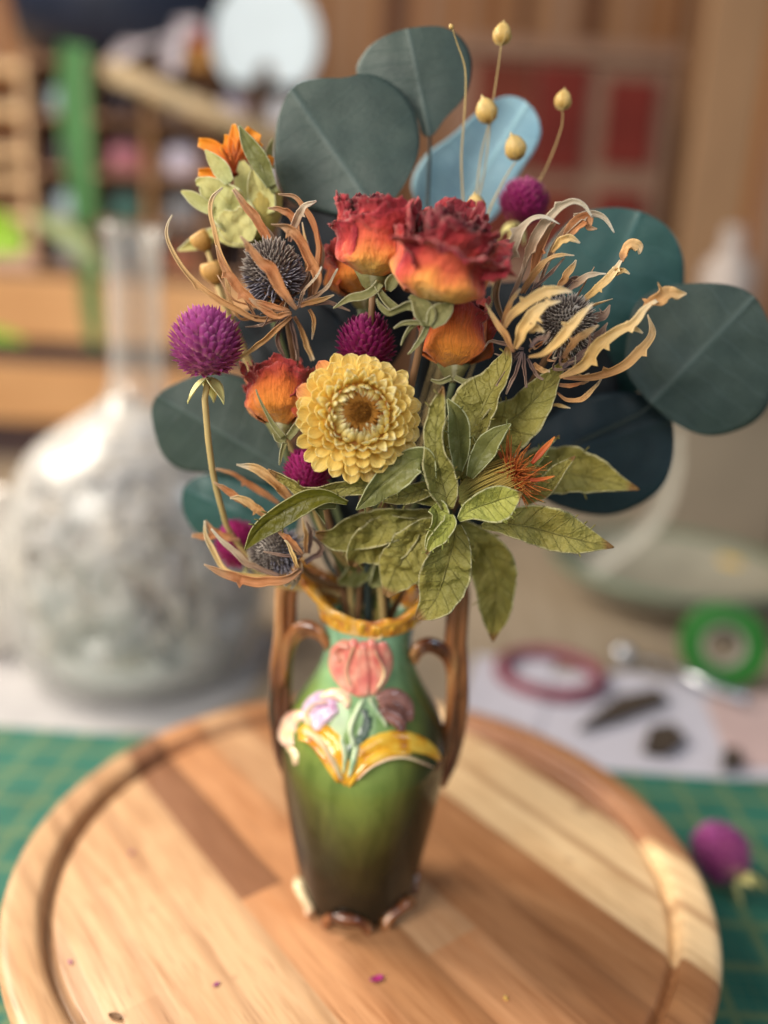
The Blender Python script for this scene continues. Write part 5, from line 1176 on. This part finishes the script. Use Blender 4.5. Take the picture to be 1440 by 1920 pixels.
for i, (pts, lab) in enumerate([([(1085, 1372), (1160, 1352), (1250, 1320), (1235, 1295), (1160, 1310), (1120, 1340)], 'long dark brown scrap on the white paper behind the board'),
                                ([(1205, 1412), (1250, 1418), (1285, 1390), (1262, 1362), (1218, 1368)], 'round dark scrap on the white paper, right of the long scrap'),
                                ([(1352, 1446), (1392, 1440), (1385, 1410), (1358, 1408)], 'small brown scrap at the front edge of the pink paper')]):
    sheet('paper_scrap', pts, ZT + .0036, 'dark_scrap', lab, 'scrap', 'dark scraps', .003)
# table knife
k0, k1 = T(1165, 1232, ZT), T(1395, 1335, ZT); d = nrm(k1 - k0); sdv = np.array([-d[1], d[0], 0]); L = np.linalg.norm(k1 - k0)
kn = empty('craft_knife', tuple(k0), 'silver craft knife lying beside the green tape', 'knife'); mb = MB(); G = np.zeros((16, 8, 3))
mb.tube([k0 + d * L * .3 + [0, 0, .008], k0 + d * L * .65 + [0, 0, .008], k1 + [0, 0, .008]], [.004, .0048, .0035], 12); mb.build('handle', 'steel', kn)
mb = MB(); mb.poly([k0 + [0, 0, .005], k0 + d * L * .3 - sdv * .005 + [0, 0, .005], k0 + d * L * .34 + sdv * .005 + [0, 0, .005], k0 + [0, 0, .0065], k0 + d * L * .3 - sdv * .005 + [0, 0, .0065], k0 + d * L * .34 + sdv * .005 + [0, 0, .0065]],
     [(2, 1, 0), (3, 4, 5), (0, 1, 4, 3), (1, 2, 5, 4), (2, 0, 3, 5)]); mb.build('blade', 'steel', kn)
c = T(1165, 1250, ZT); mb = MB(); mb.lathe([(.0085 * math.sin(t) + 1e-6, -.0085 * math.cos(t)) for t in np.linspace(0, math.pi, 14)], (c[0], c[1], ZT + .0105), 24); tag(mb.build('metal_bead', 'steel'), 'round silver bead at the tip of the craft knife', 'bead')
# green tape roll
MT['tape'] = plain('green_tape', (.02, .17, .02), .35, .45, 40, .2)
c = T(1352, 1290, ZT); tr = empty('tape_roll', (c[0], c[1], ZT), 'bright green roll of floral tape on its edge, right of the board', 'tape')
Rt = .031; cc_ = np.array([c[0], c[1] + .01, ZT + Rt]); axv = nrm([-.25, -1, .25]); mb = MB()
mb.lathe([(Rt * .5, -.009), (Rt, -.009), (Rt, .009), (Rt * .5, .009), (Rt * .5, -.009)], cc_, 48, 0, axv); mb.build('tape_winding', 'tape', tr, bevel=.0008)
mb = MB(); mb.lathe([(Rt * .42, -.0095), (Rt * .5, -.0095), (Rt * .5, .0095), (Rt * .42, .0095), (Rt * .42, -.0095)], cc_, 48, 0, axv); mb.build('cardboard_core', 'strip', tr)
# cloudy dish with grey green rim, cardboard box behind
MT['dishglass'] = plain('cloudy_glass', (.30, .28, .22), .25, .5, 20, .12); MT['dishrim'] = plain('grey_green_rim', (.11, .15, .10), .4)
c = T(1290, 1165, ZT); ds = empty('shallow_dish', (c[0], c[1], ZT), 'cloudy shallow dish with a dark grey green rim behind the tape roll', 'dish')
mb = MB(); mb.lathe([(.001, .003), (.06, .003), (.10, .02), (.112, .036), (.109, .036), (.097, .022), (.058, .006), (.001, .006)], (c[0], c[1] + .06, ZT), 64); mb.build('bowl', 'dishglass', ds)
mb = MB(); torus(mb, (c[0], c[1] + .06, ZT + .037), .111, .0042, (0, 0, 1), 64); mb.build('rim', 'dishrim', ds)
MT['card'] = plain('cardboard', (.30, .245, .18), .8, .2, 12, .08); MT['card_d'] = plain('cardboard_inside', (.22, .175, .13), .8, .2, 12, .08)
bxr = empty('cardboard_box', tuple(P(1180, 1000, .95)), 'beige cardboard box standing behind the shallow dish', 'box'); A = P(800, 1000, .95); B = P(1520, 640, .95); mb = MB()
mb.box((A[0], .95, ZT), (B[0], 1.15, B[2])); mb.build('box_body', 'card', bxr, smooth=False, bevel=.002)
mb = MB(); mb.box((A[0] + .01, .93, B[2] - .07), (B[0] - .02, .9485, B[2] - .012)); mb.build('flap', 'card_d', bxr, smooth=False, bevel=.002)
c = T(1290, 1010, ZT); mb = MB(); pts = [P(1240, 1000, .70), P(1270, 930, .70), P(1268, 860, .70), P(1240, 800, .70)]
mb = MB(); leaf(mb, [(1090, 1085), (1170, 1030), (1235, 970), (1265, 890), (1270, 810)], [14, 15, 14, 12, 9], .72, [10, 30], .3, 30, 7); q = mb.build('paper_strip', 'strip', thick=.001); tag(q, 'curved pale paper strip standing up in front of the cardboard box', 'paper strip')
c = T(1380, 1088, ZT + .0); mb = MB(); mb.lathe([(.001, ZT), (.019, ZT), (.021, ZT + .006), (.021, ZT + .022), (.017, ZT + .026), (.001, ZT + .026)], (c[0], c[1], 0), 30)
MT['mustard'] = plain('mustard', (.52, .33, .05), .6); tag(mb.build('jar_lid', 'mustard'), 'mustard yellow lid on the table behind the green tape', 'lid')
MT['frost'] = plain('frosted_white', (.42, .36, .33), .4)

# left: glass decanter with pearly filling
m, nt, b = mat('clear_glass', .06, .6, (.9, .93, .95))
bump(nt, b, noisef(nt, 45, 3), .6, .004)
lw = N(nt, 'ShaderNodeLayerWeight'); lw.inputs[0].default_value = .5; fq = math_(nt, 'MULTIPLY_ADD', math_(nt, 'POWER', lw.outputs['Facing'], 2.0), .16, .03); tp = N(nt, 'ShaderNodeBsdfTransparent'); tp.inputs[0].default_value = (.98, .985, .98, 1)
gl = N(nt, 'ShaderNodeBsdfGlossy'); gl.inputs['Roughness'].default_value = .22; mx = N(nt, 'ShaderNodeMixShader'); hz = N(nt, 'ShaderNodeBsdfTranslucent'); hz.inputs[0].default_value = (.86, .84, .82, 1)
df = N(nt, 'ShaderNodeBsdfDiffuse'); df.inputs[0].default_value = (.86, .84, .82, 1); m3 = N(nt, 'ShaderNodeMixShader'); ln(nt, hz.outputs[0], m3.inputs[1]); ln(nt, df.outputs[0], m3.inputs[2])
m2_ = N(nt, 'ShaderNodeMixShader'); ln(nt, math_(nt, 'MULTIPLY_ADD', lw.outputs['Facing'], .22, .06), m2_.inputs[0]); ln(nt, tp.outputs[0], m2_.inputs[1]); ln(nt, m3.outputs[0], m2_.inputs[2])
ln(nt, fq, mx.inputs[0]); ln(nt, m2_.outputs[0], mx.inputs[1]); ln(nt, gl.outputs[0], mx.inputs[2]); ln(nt, mx.outputs[0], nt.nodes['Material Output'].inputs[0]); MT['glass'] = m
c = T(270, 1300, ZT); DY = c[1] + .045; s = sc((c[0], DY, .1))
dec = empty('glass_decanter', (P(265, 1000, DY)[0], DY, ZT), 'big bellied clear glass decanter with a long neck, packed with pearly white crumpled paper', 'decanter')
dxc = P(265, 1000, DY)[0]; dz = lambda py: P(265, py, DY)[2]
pr = [(.001, ZT + .002), (.062, ZT + .002), (.073, ZT + .010), (232 * s, dz(1200)), (240 * s, dz(1100)), (240 * s, dz(1000)), (228 * s, dz(920)), (190 * s, dz(845)), (118 * s, dz(790)), (62 * s, dz(750)), (48 * s, dz(700)), (46 * s, dz(600)), (46 * s, dz(500)), (50 * s, dz(440)), (56 * s, dz(425))]
pp = cr_spl([(a_ * 1.0, b_) for a_, b_ in pr], 60)
pin = [(max(a_ - .0022, .0006), b_ + (.0022 if i < 6 else 0)) for i, (a_, b_) in enumerate(pp)][::-1]
mb = MB(); mb.lathe([(max(a_, .0006), b_) for a_, b_ in pp] + pin, (dxc, DY, 0), 72); mb.build('glass_body', 'glass', dec)
MT['pearl'] = petalmat('pearly_paper', [(0, (.76, .74, .76)), (.4, (.84, .79, .76)), (.7, (.88, .81, .75)), (1, (.88, .86, .86))], .55, .5, .3, 40, 1.4, .3)
mb = MB(); rnd = random.Random(77)
for i in range(230):
    th = rnd.uniform(0, 6.283); zz = rnd.uniform(dz(1130), dz(800)); rl = float(np.interp(zz, pp[:, 1], pp[:, 0])) * .84 - .006
    cx_ = np.array([dxc + math.cos(th) * rl, DY + math.sin(th) * rl, zz]); a_, b_, c_ = frame([rnd.gauss(0, 1) for _ in range(3)]); q = rnd.uniform(.016, .034); G = np.zeros((6, 6, 3))
    for ii in range(6):
        for j in range(6):
            u, v = ii / 2.5 - 1, j / 2.5 - 1; G[ii, j] = cx_ + b_ * u * q + c_ * v * q * .8 + a_ * (q * .5 * math.sin(u * 2 + i) * math.cos(v * 2.3)) + nvec((cx_ + u * .1 + v * .07) * 10, 3) * q * .25
    G[..., 0:2] = np.array([dxc, DY]) + (G[..., 0:2] - np.array([dxc, DY])) * np.minimum(1, (np.interp(G[..., 2], pp[:, 1], pp[:, 0]) - .0045) / np.maximum(1e-6, np.hypot(G[..., 0] - dxc, G[..., 1] - DY)))[..., None]
    mb.grid(G)
mb.lathe([(max(.0006, float(a_) * .80), float(b_)) for a_, b_ in pp if dz(1150) < b_ < dz(800)], (dxc, DY, 0), 48)  # smooth pale core added so gaps between the paper stay bright
tag(mb.build('paper_filling', 'pearl', thick=.0004), 'crumpled pearly white paper packed inside the glass decanter', 'crumpled paper', kind='stuff')
MT['moss'] = plain('olive_moss', (.13, .13, .04), .8); MT['milk'] = plain('milky_white', (.78, .75, .74), .5, .3, 14, .08)
mb = MB(); mb.lathe([(.001, ZT + .006), (.062, ZT + .006), (.073, ZT + .03), (.076, dz(1130)), (.064, dz(1110)), (.001, dz(1100))], (dxc, DY, 0), 48); tag(mb.build('tissue_wad', 'milk'), 'smooth white tissue in the bottom of the glass decanter', 'tissue')
# cream jar at the edge
q = T(-60, 1260, ZT); mb = MB(); mb.lathe([(.001, 0), (.03, 0), (.036, .01), (.038, .06), (.034, .085), (.02, .1), (.016, .12), (.013, .12), (.012, .1), (.001, .09)], (q[0] - .004, q[1] + .05, ZT), 40)
MT['cream'] = plain('cream_glaze', (.66, .62, .58), .3); tag(mb.build('cream_jar', 'cream'), 'cream jar cut off by the left edge of the picture', 'jar')

# drawer unit and rack
YD = 1.22
du = empty('drawer_unit', tuple(P(100, 820, YD)), 'orange wooden drawer unit on the table behind the glass decanter', 'drawer unit')
def zat(py): return P(200, py, YD)[2]
x0, x1 = P(-260, 700, YD)[0], P(560, 700, YD)[0]; xr0 = P(52, 320, YD)[0]
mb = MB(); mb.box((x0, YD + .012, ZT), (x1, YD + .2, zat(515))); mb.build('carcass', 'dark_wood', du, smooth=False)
for (ya, yb_) in ((525, 645), (690, 800)):
    mb = MB(); mb.box((x0 + .005, YD, zat(yb_)), (x1 - .005, YD + .0115, zat(ya))); mb.build('drawer_front', 'orange_wood', du, smooth=False, bevel=.003)
rk = empty('storage_rack', tuple(P(250, 515, YD)), 'brown wooden rack with rows of open cubbies standing on the drawer unit', 'rack')
ZR = zat(515) + .001; zt_ = zat(118)
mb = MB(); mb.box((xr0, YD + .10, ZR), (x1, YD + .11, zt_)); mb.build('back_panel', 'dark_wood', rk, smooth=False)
rows = [515, 425, 330, 228, 125]
for i, py in enumerate(rows):
    z = ZR if i == 0 else zat(py); mb = MB(); mb.box((xr0, YD, z), (x1, YD + .0995, z + .008)); mb.build('shelf', 'rack_wood', rk, smooth=False, bevel=.001)
colsx = [-260, -150, -40, 52, 165, 272, 380, 470, 560]
for i, px in enumerate(colsx):
    if i < 3: continue
    x = P(px, 320, YD)[0]
    for r in range(4):
        za, zb = (ZR if r == 0 else zat(rows[r])) + .0085, zat(rows[r + 1]) - .0005
        mb = MB(); mb.box((x, YD + .002, za), (x + .007, YD + .0985, zb)); mb.build('divider', 'orange_wood' if px == 272 else 'rack_wood', rk, smooth=False, bevel=.001)
jc = {'pale_blue': (.35, .45, .52), 'lilac_white': (.62, .56, .70), 'pink': (.50, .18, .24), 'teal': (.05, .16, .14), 'dark_plum': (.05, .035, .05), 'white': (.72, .72, .78), 'rust': (.35, .12, .06), 'grey': (.22, .22, .24)}
for k_, v_ in jc.items(): MT['jar_' + k_] = plain('jar_' + k_, v_, .35)
plan = {(3, 3): 'pale_blue', (4, 3): 'dark_plum', (5, 3): 'grey', (6, 3): 'lilac_white', (7, 3): 'white', (3, 2): 'dark_plum', (4, 2): 'pink', (5, 2): 'lilac_white', (6, 2): 'rust', (7, 2): 'white', (3, 1): 'pale_blue', (4, 1): 'teal', (5, 1): 'grey', (6, 1): 'dark_plum', (3, 0): 'grey', (4, 0): 'dark_plum', (5, 0): 'rust'}
nth = {0: 'bottom', 1: 'second', 2: 'third', 3: 'top'}
for (ci, r), cn in plan.items():
    xa, xb = P(colsx[ci], 320, YD)[0] + .008, P(colsx[ci + 1], 320, YD)[0] - .001; zf = (ZR if r == 0 else zat(rows[r])) + .0082; zc = zat(rows[r + 1]) - .001
    hgt = (zc - zf) * .72; rad = min((xb - xa) * .38, .026); cx_ = (xa + xb) / 2
    jr = empty('storage_jar', (cx_, YD + .04, zf), f'{cn.replace("_", " ")} jar in the {nth[r]} row of the brown rack, {["first", "second", "third", "fourth", "fifth"][ci - 3]} cubby from the left', 'jar', 'jars in the rack')
    mb = MB(); mb.lathe([(.0005, zf), (rad * .9, zf), (rad, zf + .004), (rad, zf + hgt * .75), (rad * .6, zf + hgt * .85), (rad * .6, zf + hgt * .86), (.0005, zf + hgt * .86)], (cx_, YD + .04, 0), 24); jg = mb.build('glass', 'jar_' + cn, jr)
    mb = MB(); mb.lathe([(.0005, zf + hgt * .865), (rad * .68, zf + hgt * .865), (rad * .68, zf + hgt), (.0005, zf + hgt)], (cx_, YD + .04, 0), 24); mb.build('lid', 'jar_grey', jr)
# pale rack of pigeonholes at the far left
pr_ = empty('pigeonhole_rack', tuple(P(-60, 420, 1.05)), 'pale wooden pigeonhole rack cut off by the left edge of the picture', 'rack')
YP = 1.235; A = P(-200, 420, YP); B = P(46, 110, YP); zb0 = A[2]
mb = MB(); mb.box((A[0], YP + .09, zb0), (B[0], YP + .10, B[2])); mb.build('back_panel', 'rack_wood', pr_, smooth=False)
mb = MB(); mb.box((B[0] - .010, YP, zb0), (B[0], YP + .0895, B[2])); mb.build('side_panel', 'pale_wood', pr_, smooth=False, bevel=.001)
MT['peach_box'] = plain('peach_box', (.62, .40, .30), .6); mb = MB(); mb.box((A[0], YP, zat(515) + .0005), (B[0], YP + .1, zb0 - .0005)); tag(mb.build('wooden_crate', 'peach_box', smooth=False, bevel=.002), 'pinkish wooden crate under the pale pigeonhole rack at the left edge', 'crate')
for py in (125, 205, 285, 340, 405): 
    z = P(0, py, YP)[2]; mb = MB(); mb.box((A[0], YP + .001, z - .006), (B[0] - .0105, YP + .089, z + .006)); mb.build('shelf', 'pale_wood', pr_, smooth=False, bevel=.001)

# green ribbons and leaves hanging at the left
MT['ribbon'] = plain('green_ribbon', (.10, .27, .09), .5, .3, 30, .15); MT['lime'] = plain('lime_leaf', (.22, .38, .02), .5, .3, 30, .15); MT['sage'] = plain('sage_ribbon', (.30, .36, .17), .5)
mb = MB(); leaf(mb, [(140, 85), (138, 160), (142, 250), (150, 340), (158, 425)], [24, 27, 27, 24, 20], 1.12, [0, 15], .2, 30, 7); tag(mb.build('ribbon', 'ribbon', thick=.001), 'wide green ribbon hanging straight down in front of the rack', 'ribbon', 'green ribbons')
mb = MB(); leaf(mb, [(158, 440), (165, 520), (172, 590), (178, 655)], [12, 16, 17, 10], 1.12, [0, 15], .2, 24, 7); tag(mb.build('ribbon', 'ribbon', thick=.001), 'narrow green ribbon end hanging in front of the orange drawers', 'ribbon', 'green ribbons')
mb = MB(); leaf(mb, [(60, 405), (110, 430), (155, 465), (190, 515)], [6, 18, 18, 8], 1.08, [0, 15], .2, 24, 7); tag(mb.build('ribbon', 'sage', thick=.001), 'sage green ribbon loop slanting below the wide green ribbon', 'ribbon', 'green ribbons')
mb = MB(); leaf(mb, [(-40, 440), (0, 440), (30, 455), (48, 440)], [40, 44, 30, 3], .95, [0], .2, 20, 7); tag(mb.build('plant_leaf', 'lime', thick=.001), 'lime green leaf at the left edge beside the rack', 'leaf', 'houseplant leaves')
mb = MB(); leaf(mb, [(-60, 625), (0, 628), (45, 640)], [18, 12, 3], .95, [0], .2, 20, 7); tag(mb.build('plant_leaf', 'lime', thick=.001), 'lime green leaf at the left edge in front of the orange drawers', 'leaf', 'houseplant leaves')

# things on top of the rack
MT['navy'] = plain('navy_glaze', (.020, .028, .055), .4); MT['whiteware'] = plain('pale_blue_white', (.62, .72, .80), .45, .3, 20, .05)
zt2 = zt_ + .0102
c = P(240, -60, 1.30); Rn = 205 * sc(c); mb = MB(); zb_ = P(240, 108, 1.30)[2]
mb.lathe([(.001, zt_ + .003), (Rn * .55, zt_ + .003), (Rn * .92, zt_ + .03), (Rn * 1.0, zt_ + .08), (Rn, zt_ + .16), (Rn * .96, zt_ + .16), (Rn * .9, zt_ + .10), (.001, zt_ + .03)], (c[0], 1.28, 0), 56)
tag(mb.build('navy_bowl', 'navy'), 'dark navy bowl on top of the rack at the upper left', 'bowl')
C = P(498, 72, 1.20); s = sc(C); mb = MB(); Rw = 102 * s; th = np.linspace(-.62, math.pi + .62, 46)
th = np.r_[R_(270 - 9) - 2 * math.pi, np.linspace(R_(-62), R_(242), 60), R_(270 - 14 + 0)] if False else np.linspace(R_(-48), R_(228), 64)
out = [(C[0] + Rw * math.cos(t), C[2] + Rw * math.sin(t)) for t in th]; zl = out[0][1]
notch = [(C[0] - 16 * s, zl), (C[0] - 16 * s, zl + 26 * s), (C[0], zl + 38 * s), (C[0] + 16 * s, zl + 26 * s), (C[0] + 16 * s, zl)]
shp = out + notch; n = len(shp); v = [(x, 1.20, z) for x, z in shp] + [(x, 1.214, z) for x, z in shp]
mb.poly(v, [tuple(range(n)), tuple(range(n, 2 * n))[::-1]] + [((i + 1) % n, i, n + i, n + (i + 1) % n) for i in range(n)])
ob = mb.build('white_disc', 'whiteware', smooth=False, bevel=.002); tag(ob, 'pale blue white disc with a small notch standing on edge at the top', 'disc')
mb = MB(); leaf(mb, [(205, 122), (250, 85), (310, 58), (375, 45)], [10, 14, 15, 8], 1.18, [0], .2, 24, 7); leaf(mb, [(322, 135), (325, 95), (340, 60)], [12, 16, 10], 1.178, [0], .2, 20, 7)
MT['pinkwhite'] = plain('pink_white', (.70, .62, .68), .5); tag(mb.build('paper_boat', 'pinkwhite', thick=.004), 'curved white and pinkish paper boat on the rack under the navy bowl', 'paper craft')
MT['red'] = plain('red_paint', (.42, .03, .03), .5); MT['amber'] = plain('amber_paint', (.48, .22, .04), .5)
rb = empty('small_red_box', tuple(P(366, 130, 1.18)), 'little red and amber box between the paper boat and the white disc', 'box'); mb = MB(); bx(mb, 352, 45, 386, 84, 1.19, .03); mb.build('lid', 'red', rb, smooth=False, bevel=.002); mb = MB(); bx(mb, 350, 85, 390, 124, 1.19, .032); mb.build('box_body', 'amber', rb, smooth=False, bevel=.002)
MT['stick'] = plain('beige_stick', (.40, .30, .18), .6)
mb = MB(); p0, p1 = P(200, 130, 1.13), P(600, 300, 1.13); mb.tube([p0, (p0 + p1) / 2, p1], .0135, 12); tag(mb.build('wooden_stick', 'stick'), 'beige wooden stick slanting across the front of the rack', 'stick')

# right: panelled cabinet and upright boards
YC = 1.30; cb_ = empty('panelled_cabinet', tuple(P(1060, 500, YC)), 'brown cabinet with dark red square panels behind the flax pods', 'cabinet')
def zc_(py, px=1060): return P(px, py, YC)[2]
def xc(px, py=250): return P(px, py, YC)[0]
mb = MB(); mb.box((xc(840), YC + .014, ZT), (xc(1262), YC + .2, zc_(72))); mb.build('carcass', 'cabinet', cb_, smooth=False, bevel=.004)
mb = MB(); mb.box((xc(838), YC, zc_(108)), (xc(1262), YC + .0135, zc_(72))); mb.build('top_rail', 'cabinet', cb_, smooth=False, bevel=.003)
for (a0, a1, b0, b1, mt_) in [(886, 992, 118, 322, 'red_brown_panel'), (1000, 1100, 118, 322, 'red_panel'), (1134, 1228, 140, 305, 'red_panel'), (1134, 1228, 352, 440, 'red_panel'), (886, 992, 352, 480, 'red_brown_panel'), (1000, 1100, 352, 480, 'red_brown_panel')]:
    mb = MB(); mb.box((xc(a0), YC + .006, zc_(b1)), (xc(a1), YC + .0137, zc_(b0))); mb.build('door_panel', mt_, cb_, smooth=False, bevel=.002)
mb = MB(); bx(mb, 700, -60, 745, 300, 1.42, .02)
bo_cols = [('b1', (.34, .195, .10)), ('b2', (.36, .14, .04)), ('b3', (.32, .18, .11)), ('b4', (.20, .075, .02))]
for k_, v_ in bo_cols: MT[k_] = woodmat('board_' + k_, tuple(q * .85 for q in v_), v_, tuple(min(1, q * 1.15) for q in v_), 1, (6, 6, 1))
lb = ['tan', 'orange brown', 'greyish brown', 'dark brown']; desc = ['beside the cabinet', 'next right of the tan board', 'right of the orange brown board', 'at the right edge of the picture']
for i, (xa, xb) in enumerate([(1262, 1372), (1374, 1396), (1398, 1448), (1450, 1520)]):
    A, B = P(xa, 545, YC - .03), P(xb, 545, YC - .03); mb = MB(); mb.box((A[0], YC - .03, ZT), (B[0], YC - .01, .75)); ob = mb.build('upright_board', bo_cols[i][0], smooth=False, bevel=.002)
    tag(ob, f'{lb[i]} upright wooden board {desc[i]}', 'board', 'upright boards')
q = P(1360, 545, 1.0); mb = MB(); s = sc(q); mb.lathe([(.001, ZT), (46 * s, ZT), (46 * s, P(1360, 500, 1.0)[2]), (20 * s, P(1360, 470, 1.0)[2]), (18 * s, P(1360, 425, 1.0)[2]), (.001, P(1360, 424, 1.0)[2])], (q[0], 1.0, 0), 30)
tag(mb.build('white_bottle', 'frost'), 'white bottle standing behind the far right eucalyptus leaf', 'bottle')
for o in bpy.data.objects:
    if '_loc' in o: del o['_loc']
